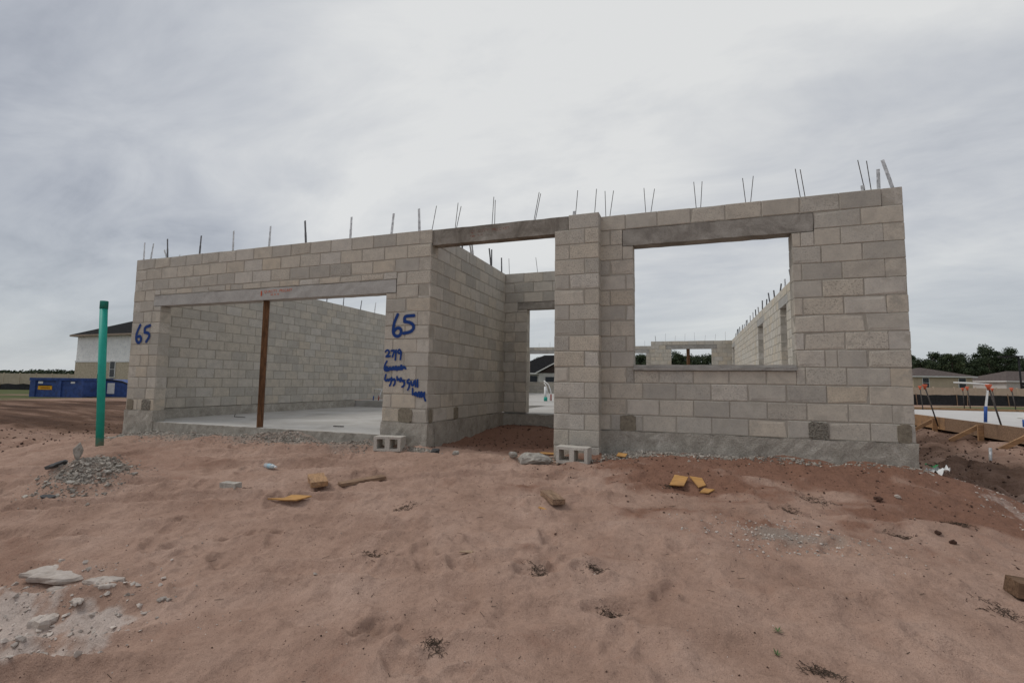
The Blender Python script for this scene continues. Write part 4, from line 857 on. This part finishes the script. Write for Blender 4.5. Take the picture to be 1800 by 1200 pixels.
def silt(pts, ztop, label, seed):
    e = empty('silt_fence', (pts[0][0], pts[0][1], 0), 0, label, 'fence'); r = random.Random(seed); o0 = Vector((pts[0][0], pts[0][1], 0)); vs = []; fs = []; k = 0
    for (a, b_) in zip(pts[:-1], pts[1:]):
        A, B = Vector((*a, 0)), Vector((*b_, 0)); n = max(2, int((B-A).length/.8))
        for i in range(n+1):
            p = A.lerp(B, i/n); g = hz(p.x, p.y); nn = Vector((-(B-A).y, (B-A).x, 0)).normalized()
            for s, q in ((0, -.05), (.4, .06), (.75, -.05), (1, 0)):
                z = g-.05+(ztop+r.uniform(-.05, .05)-g)*s; w_ = p+nn*(q*r.uniform(-1, 1.5)); vs.append((w_.x-o0.x, w_.y-o0.y, z))
            if i % 4 == 0:
                m_ = MB().bar((p.x-o0.x-nn.x*.06, p.y-o0.y-nn.y*.06, g-.1), (p.x-o0.x-nn.x*.06+r.uniform(-.08, .08), p.y-o0.y-nn.y*.06, ztop+r.uniform(.0, .15)), .05, .04); m_.build('stake', M_PINE2, e)
        for i in range(n):
            for j in range(3):
                c = k+i*4+j; fs.append((c, c+4, c+5, c+1))
        k += (n+1)*4
    mesh_obj('fabric', vs, fs, M_BLACKP, e, True)
silt([(18, 41.5), (25, 44.2), (40, 49)], .10, 'black silt fence beyond the neighbouring slab', 1)
silt([(-72, 20), (-62.6, 23.4), (-44, 29.5)], -.15, 'black silt fence beside the blue dumpster', 2)
M_VINYL = plain('beige_vinyl', (.46, .385, .29), .6, .06, 2)
def vfence(a, b_, z0, z1, label, step):
    e = empty('vinyl_fence', (a[0], a[1], z0), 0, label, 'fence'); A, B = Vector(a), Vector(b_); n = max(1, int((B-A).length/step)); d = (B-A)/n
    for i in range(n):
        p, q = d*i, d*(i+1); MB().bar((p.x, p.y, (z1-z0)/2), (q.x, q.y, (z1-z0)/2), .06, z1-z0-.1).build('panel', M_VINYL, e)
        MB().bar((p.x, p.y, 0), (p.x, p.y, z1-z0+.05), .14, .14).build('post', M_VINYL, e)
vfence((24, 63), (52, 73), -1.0, .74, 'beige vinyl fence in front of the tan house', 2.4)
vfence((-118, 30), (-60, 50.5), -1.0, 1.06, 'long beige vinyl fence behind the dumpster', 2.4)
# light pole
lp = empty('light_pole', (42.1, 71.5, -.8), 0, 'dark slim light pole at the right edge', 'pole')
MB().tube([(0, 0, 0), (-.1, 0, 5.4)], .1, 8).build('pole_shaft', M_BLACKP, lp, True); MB().bar((-1.6, -.2, 5.4), (.3, 0, 5.45), .3, .16).build('lamp_arm', M_BLACKP, lp); MB().box((-2.1, -.45, 5.3), (-1.0, .1, 5.5)).build('lamp_head', M_BLACKP, lp)
# houses
M_STUCCO = plain('tan_stucco', (.47, .385, .285), .9, .06, 1); M_TRIM = plain('white_trim', (.66, .65, .63), .6, .04); M_SHING = plain('brown_shingle', (.105, .085, .078), .95, .2, 3, .4, .05)
M_DARKROOF = plain('black_shingle', (.016, .016, .017), .95, .2, 3, .4, .05); M_GLASS = plain('window_glass', (.02, .024, .03), .1, .1); M_WRAP = plain('house_wrap', (.80, .79, .77), .6, .06, 1.5, .15, .03, dirt=(.52, .54, .57)); M_TANBLOCK = plain('far_block', (.44, .375, .285), .95, .14, 4)
M_STUCCO2 = plain('grey_stucco', (.47, .45, .42), .9, .06, 1)
def hip_roof(e, x0, x1, y0, y1, z, rise, m_, ov=.45, trim=M_TRIM):
    x0 -= ov; x1 += ov; y0 -= ov; y1 += ov; hd = min(x1-x0, y1-y0)/2
    if x1-x0 >= y1-y0: r0, r1 = (x0+hd, (y0+y1)/2, z+rise), (x1-hd, (y0+y1)/2, z+rise); f2 = [(0,1,5,4),(1,2,5),(2,3,4,5),(3,0,4)]
    else: r0, r1 = ((x0+x1)/2, y0+hd, z+rise), ((x0+x1)/2, y1-hd, z+rise); f2 = [(0,1,4),(1,2,5,4),(2,3,5),(3,0,4,5)]
    rf = mesh_obj('roof', [(x0,y0,z),(x1,y0,z),(x1,y1,z),(x0,y1,z), r0, r1], f2+[(3,2,1,0)], m_, e)
    mb_ = MB().box((x0, y0-.03, z-.2), (x1, y0+.05, z-.004)).box((x0-.03, y0+.06, z-.2), (x0+.05, y1, z-.004)).box((x1-.05, y0+.06, z-.2), (x1+.03, y1, z-.004)); mb_.build('fascia', trim, e); return rf
def window(e, x, y, z, w_, h_):
    f = MB().box((x-w_/2-.09, y-.06, z-h_/2-.09), (x+w_/2+.09, y-.005, z+h_/2+.09)).build('window', M_TRIM, e); MB().box((x-w_/2, y-.075, z+.03), (x+w_/2, y-.0605, z+h_/2)).build('pane', M_GLASS, f); MB().box((x-w_/2, y-.075, z-h_/2), (x+w_/2, y-.0605, z-.03)).build('pane', M_GLASS, f)
th = empty('tan_house', (43, 93, -.8), R(19), 'tan stucco house with brown hip roof behind the fence', 'house')
MB().box((-5.0, 0, 0), (4.6, 9, 3.4)).build('wall', M_STUCCO, th); hip_roof(th, -5.0, 4.6, 0, 9, 3.4, 1.5, M_SHING); window(th, -3.0, 0, 2.3, .95, 1.5); window(th, 2.9, 0, 2.3, 1.1, 1.5)
h2 = empty('grey_house', (64, 108, -.8), R(19), 'pale grey house with brown roof at the right edge', 'house')
MB().box((-7.5, 0, 0), (9, 10, 2.9)).build('wall', M_STUCCO2, h2); hip_roof(h2, -7.5, 9, 0, 10, 2.9, 1.9, M_SHING); window(h2, -4.6, 0, 2.1, .8, 1.0); window(h2, -1.2, 0, 2.1, .8, 1.0)
MB().box((-3.5, -3, 0), (4.5, -.02, 2.4)).build('garage_wall', M_STUCCO, h2); hip_roof(h2, -3.5, 4.5, -3, 3, 2.4, 1.0, M_SHING)
fh = empty('two_storey_house', (-63.4, 30.2, -1.0), 0, 'two storey house with black roof and white wrapped upper floor', 'house')
MB().box((0, 0, 0), (16, 11, 3.45)).build('wall', M_TANBLOCK, fh); MB().box((.05, .03, 3.45), (15.9, 10.9, 6.45)).build('upper_wall', M_WRAP, fh); MB().box((-.05, -.03, 3.3), (16.05, -.01, 3.47)).build('wrap_edge', M_WHITE, fh)
hip_roof(fh, 0, 16, 0, 11, 6.45, 2.9, M_DARKROOF, .5, plain('raw_fascia', (.30, .24, .19), .9)); window(fh, 6.6, 0, 2.5, .75, 1.7)
for k, xx in enumerate((4.9, 7.2)): MB().box((xx, 2.9, 8.0), (xx+.18, 3.1, 8.35)).build('roof_vent', M_TRIM, fh)
nh = empty('gabled_house', (-23.5, 66, -.8), 0, 'house with black gabled roof and white trim seen through the doorway', 'house')
MB().box((0, 0, 0), (14, 10, 2.95)).build('wall', M_STUCCO2, nh); hip_roof(nh, 0, 14, 0, 10, 2.95, 3.0, M_DARKROOF)
def gable(e, x0, x1, y, d, z, rise, name):
    xm = (x0+x1)/2; mesh_obj('gable_roof', [(x0-.3, y-.3, z-.05), (xm, y-.3, z+rise), (x1+.3, y-.3, z-.05), (x0-.3, y+d, z-.05), (xm, y+d, z+rise), (x1+.3, y+d, z-.05)], [(0,1,4,3),(1,2,5,4)], M_DARKROOF, e)
    mesh_obj('gable_wall', [(x0, y, z-.1), (x1, y, z-.1), (xm, y, z+rise-.2)], [(0,1,2)], plain('dark_gable', (.06, .045, .04), .9), e)
    mt = MB().bar((x0-.32, y-.34, z-.12), (xm, y-.34, z+rise-.06), .07, .16).bar((xm, y-.34, z+rise-.06), (x1+.32, y-.34, z-.12), .07, .16); mt.build('rake_trim', M_TRIM, e)
gable(nh, 5.6, 12.6, -.6, 6, 3.0, 1.9, 0)
MB().box((5.7, -.6, 0), (12.5, .01, 2.95)).build('porch_wall', M_STUCCO2, nh)
for a, b_, c, d in ((3.7, 5.3, 1.5, 2.5), (6.8, 9.2, 1.55, 2.35)): MB().box((a, -.66 if a > 5.5 else -.05, c), (b_, -.605 if a > 5.5 else -.004, d)).build('opening', M_GLASS, nh)
# dumpsters
M_DUMP = plain('blue_dumpster_paint', (.042, .08, .235), .6, .2, 4, dirt=(.05, .06, .13)); M_DUMPD = plain('dark_blue_paint', (.03, .065, .21), .6, .2, 4); M_YEL = plain('yellow_sign', (.72, .36, .02), .6, .06)
dp = empty('dumpster', (-38.1, 14.0, -.83), math.atan2(1.6, 4.6), 'blue steel dumpster with yellow sign on the dirt road', 'dumpster')
LD = 3.6
MB().box((0, 0, .08), (LD, 2.2, 1.22)).build('box_body', M_DUMP, dp)
MB().box((-.05, -.1, 1.16), (LD+.05, 2.3, 1.34)).build('top_rail', M_DUMPD, dp)
for xx in (0, 1.75, LD-.36): MB().box((xx, -.09, .05), (xx+.36, -.003, 1.155)).build('side_rib', M_DUMP, dp)
MB().box((0, -.06, 0), (LD, -.01, .1)).build('base_rail', M_DUMPD, dp)
MB().box((.5, -.03, .55), (1.45, -.006, .80)).build('sign_panel', M_YEL, dp); MB().box((.55, -.034, .80), (1.38, -.007, .87)).build('sign_lettering', M_BLACKP, dp); MB().box((.5, -.03, .95), (.8, -.006, 1.1)).build('white_plate', M_WHITE, dp); MB().box((2.7, -.03, .98), (2.98, -.006, 1.1)).build('white_plate', M_WHITE, dp)
MB().box((.68, -.032, .63), (1.3, -.0305, .72)).build('sign_number', plain('sign_dark', (.35, .14, .01), .6), dp)
d2 = empty('open_dumpster', (-35.2, 16.6, -.8), math.atan2(1.6, 4.6), 'lower blue dumpster with sloping end behind the first', 'dumpster')
mesh_obj('sloped_body', [(0,0,0),(2.3,0,0),(2.3,2,0),(0,2,0),(0,0,1.25),(1.3,0,1.1),(2.25,0,.75),(0,2,1.25),(1.3,2,1.1),(2.25,2,.75)], [(0,1,6,5,4),(1,2,9,6),(2,3,7,8,9),(3,0,4,7),(4,5,8,7),(5,6,9,8),(3,2,1,0)], M_DUMP, d2)
MB().bar((0, -.03, 1.27), (1.32, -.03, 1.12), .08, .08).bar((1.32, -.03, 1.12), (2.28, -.03, .76), .08, .08).build('top_rail', M_BLACKP, d2); MB().box((.35, -.03, .25), (.85, -.006, 1.0)).build('white_plate', M_WHITE, d2)
sheet('leaning_board', -33.9, 20.4, [(-.2, 0), (1.6, 0), (1.2, 1.0), (0, 1.2)], R(18), M_PLY, 'plywood boards leaning beside the second dumpster', 'plywood', .1, (R(80), 0), .1)

# ------------------------------------------------------------------ trees
def f_leaf(t, b, o):
    p = pos(t); ti = attr(t, 'tint'); c = ramp(t, ti, [(0, (.02, .032, .018)), (.5, (.042, .062, .031)), (1, (.085, .105, .05))])
    L(t, c, b.inputs['Base Color']); b.inputs['Roughness'].default_value = .8
M_LEAF = mat('foliage', f_leaf); M_BARK = plain('bark', (.075, .06, .05), .95, .3, 5)
def tree_meshes(seed, H, Rr, pine):
    r = random.Random(seed); tr = MB(); lean = Vector((r.uniform(-.04, .04), r.uniform(-.04, .04), 1)); path = [lean*H*s for s in (0, .3, .6, .95)]
    tr.tube([(p.x, p.y, p.z) for p in path], [H*.02, H*.016, H*.011, H*.003], 7); cr = MB()
    lo = .52 if pine else .12; nb = r.randint(11, 15) if pine else 22
    for k in range(nb):
        s = lo+(1-lo)*(k+r.random())/nb; a = r.uniform(0, 6.28); prof = math.sin(math.pi*min(1, max(.08, (s-lo)/(1-lo)*.78+.18)))
        reach = Rr*prof*r.uniform(.45, 1.0); p0 = lean*H*min(s, .95)*.97; tip = p0+Vector((math.cos(a)*reach, math.sin(a)*reach, H*r.uniform(-.01, .06)))
        tr.tube([p0, p0.lerp(tip, .5)+Vector((0, 0, H*.01)), tip], [H*.006, H*.004, H*.0015], 4, False)
        for _ in range(r.randint(2, 4)):
            cc = p0.lerp(tip, r.uniform(.45, 1.08)); cs = Rr*r.uniform(.16, .34); base = r.random()
            for _ in range(70):
                d = Vector((r.gauss(0, 1), r.gauss(0, 1), r.gauss(0, .7))); d = d.normalized()*cs*r.random()**.4; q = cc+d
                n_ = Vector((r.gauss(0, 1), r.gauss(0, 1), r.gauss(0, 1))).normalized(); t_ = n_.orthogonal().normalized(); b_ = n_.cross(t_); l_ = r.uniform(.10, .22)*H/10
                cr.add([q-t_*l_, q+b_*l_*.55, q+t_*l_, q-b_*l_*.55], [(0, 1, 2, 3)], tint=min(1, max(0, .65*base+.35*r.random())))
    a = bpy.data.meshes.new('trunk'); a.from_pydata([tuple(v) for v in tr.v], [], tr.f); a.materials.append(M_BARK)
    c = bpy.data.meshes.new('crown'); c.from_pydata([tuple(v) for v in cr.v], [], cr.f); c.materials.append(M_LEAF)
    at = c.attributes.new('tint', 'FLOAT', 'POINT'); at.data.foreach_set('value', np.array(cr.a['tint'], np.float32)); return a, c
PROTO = [tree_meshes(200+i, 10, 3.0 if i < 4 else 3.4, i < 4) for i in range(8)]
def tree(x, y, h, k, label, group, name='pine_tree'):
    e = empty(name, (x, y, -.9), random.uniform(0, 6.28), label, 'tree', group); s = h/10; a, c = PROTO[k]
    for nm, m_ in (('trunk', a), ('crown', c)):
        o = bpy.data.objects.new(nm, m_); COL.objects.link(o); o.parent = e
    e.scale = (s*random.uniform(.95, 1.3), s*random.uniform(.95, 1.3), s)
rt = random.Random(5)
for row, (D, hmul) in enumerate(((118, 1.0), (128, 1.08))):
    x = 0
    for i in range(19):
        f_ = i/18; px_ = 1590+f_*250+rt.uniform(-5, 5)
        X_ = (px_-900)/860.56; d = Vector((_c*X_+_s, -_s*X_+_c, 0)); p = CAM+d*(D+rt.uniform(-4, 4))
        prof = 8.8+1.7*math.exp(-((px_-1735)/55)**2)+.8*math.exp(-((px_-1655)/14)**2)-1.2*math.exp(-((px_-1685)/12)**2)
        tree(p.x, p.y, prof*rt.uniform(.78, 1.12)*hmul, rt.randrange(5), ('dark tree ' + ('in front rank ' if row == 0 else 'in back rank ') + ('by the block wall corner, left of the tan house' if px_ < 1618 else 'behind the left half of the tan roof' if px_ < 1660 else 'behind the right half of the tan roof' if px_ < 1700 else 'above the gap between tan and grey houses' if px_ < 1745 else 'behind the grey house roof' if px_ < 1780 else 'behind the light pole at the right edge')), 'wood behind the tan and grey houses')
for i in range(26):
    px_ = 1085+i*7.4+rt.uniform(-3, 3); X_ = (px_-900)/860.56; d = Vector((_c*X_+_s, -_s*X_+_c, 0)); p = CAM+d*(92+rt.uniform(-6, 6))
    tree(p.x, p.y, rt.uniform(6.3, 7.6), 4+rt.randrange(4), ('dark leafy tree ' + ('in the narrow rear opening left of the rear wall' if px_ < 1150 else 'in the wide rear opening, left of its timber post' if px_ < 1208 else 'in the wide rear opening, right of its timber post' if px_ < 1255 else 'beyond the long right side wall')), 'trees behind the rear openings', 'leafy_tree')
for i, (px_, h) in enumerate(((932, 6.0), (940, 5.2), (947, 6.9))):
    X_ = (px_-900)/860.56; d = Vector((_c*X_+_s, -_s*X_+_c, 0)); p = CAM+d*104
    tree(p.x, p.y, h, i, ('leftmost', 'middle', 'rightmost and tallest')[i] + ' of three slim pines above the black gabled roof', 'pines above the gabled roof')
# far wood on the left horizon, one mass
mb = MB(); rf = random.Random(9)
for i in range(260):
    px_ = rf.uniform(-260, 260); X_ = (px_-900)/860.56; d = Vector((_c*X_+_s, -_s*X_+_c, 0)); p = CAM+d*rf.uniform(230, 260); hh = 3.0+2.6*max(0, float(fbm(np.array([px_*.03]), np.array([1.5]), 3)[0])+.35)*rf.uniform(.6, 1.1)
    for _ in range(40):
        q = Vector((p.x+rf.gauss(0, 2.2), p.y+rf.gauss(0, 2.2), -1+hh*rf.random()**.7)); n_ = Vector((rf.gauss(0, 1), rf.gauss(0, 1), rf.gauss(0, 1))).normalized(); t_ = n_.orthogonal().normalized(); b_ = n_.cross(t_); l_ = rf.uniform(.4, .8)
        mb.add([q-t_*l_, q+b_*l_*.6, q+t_*l_, q-b_*l_*.6], [(0, 1, 2, 3)], tint=rf.random()*.6)
tag(mb.build('distant_wood', M_LEAF), 'low dark line of distant trees on the left horizon', 'wood', kind='stuff')
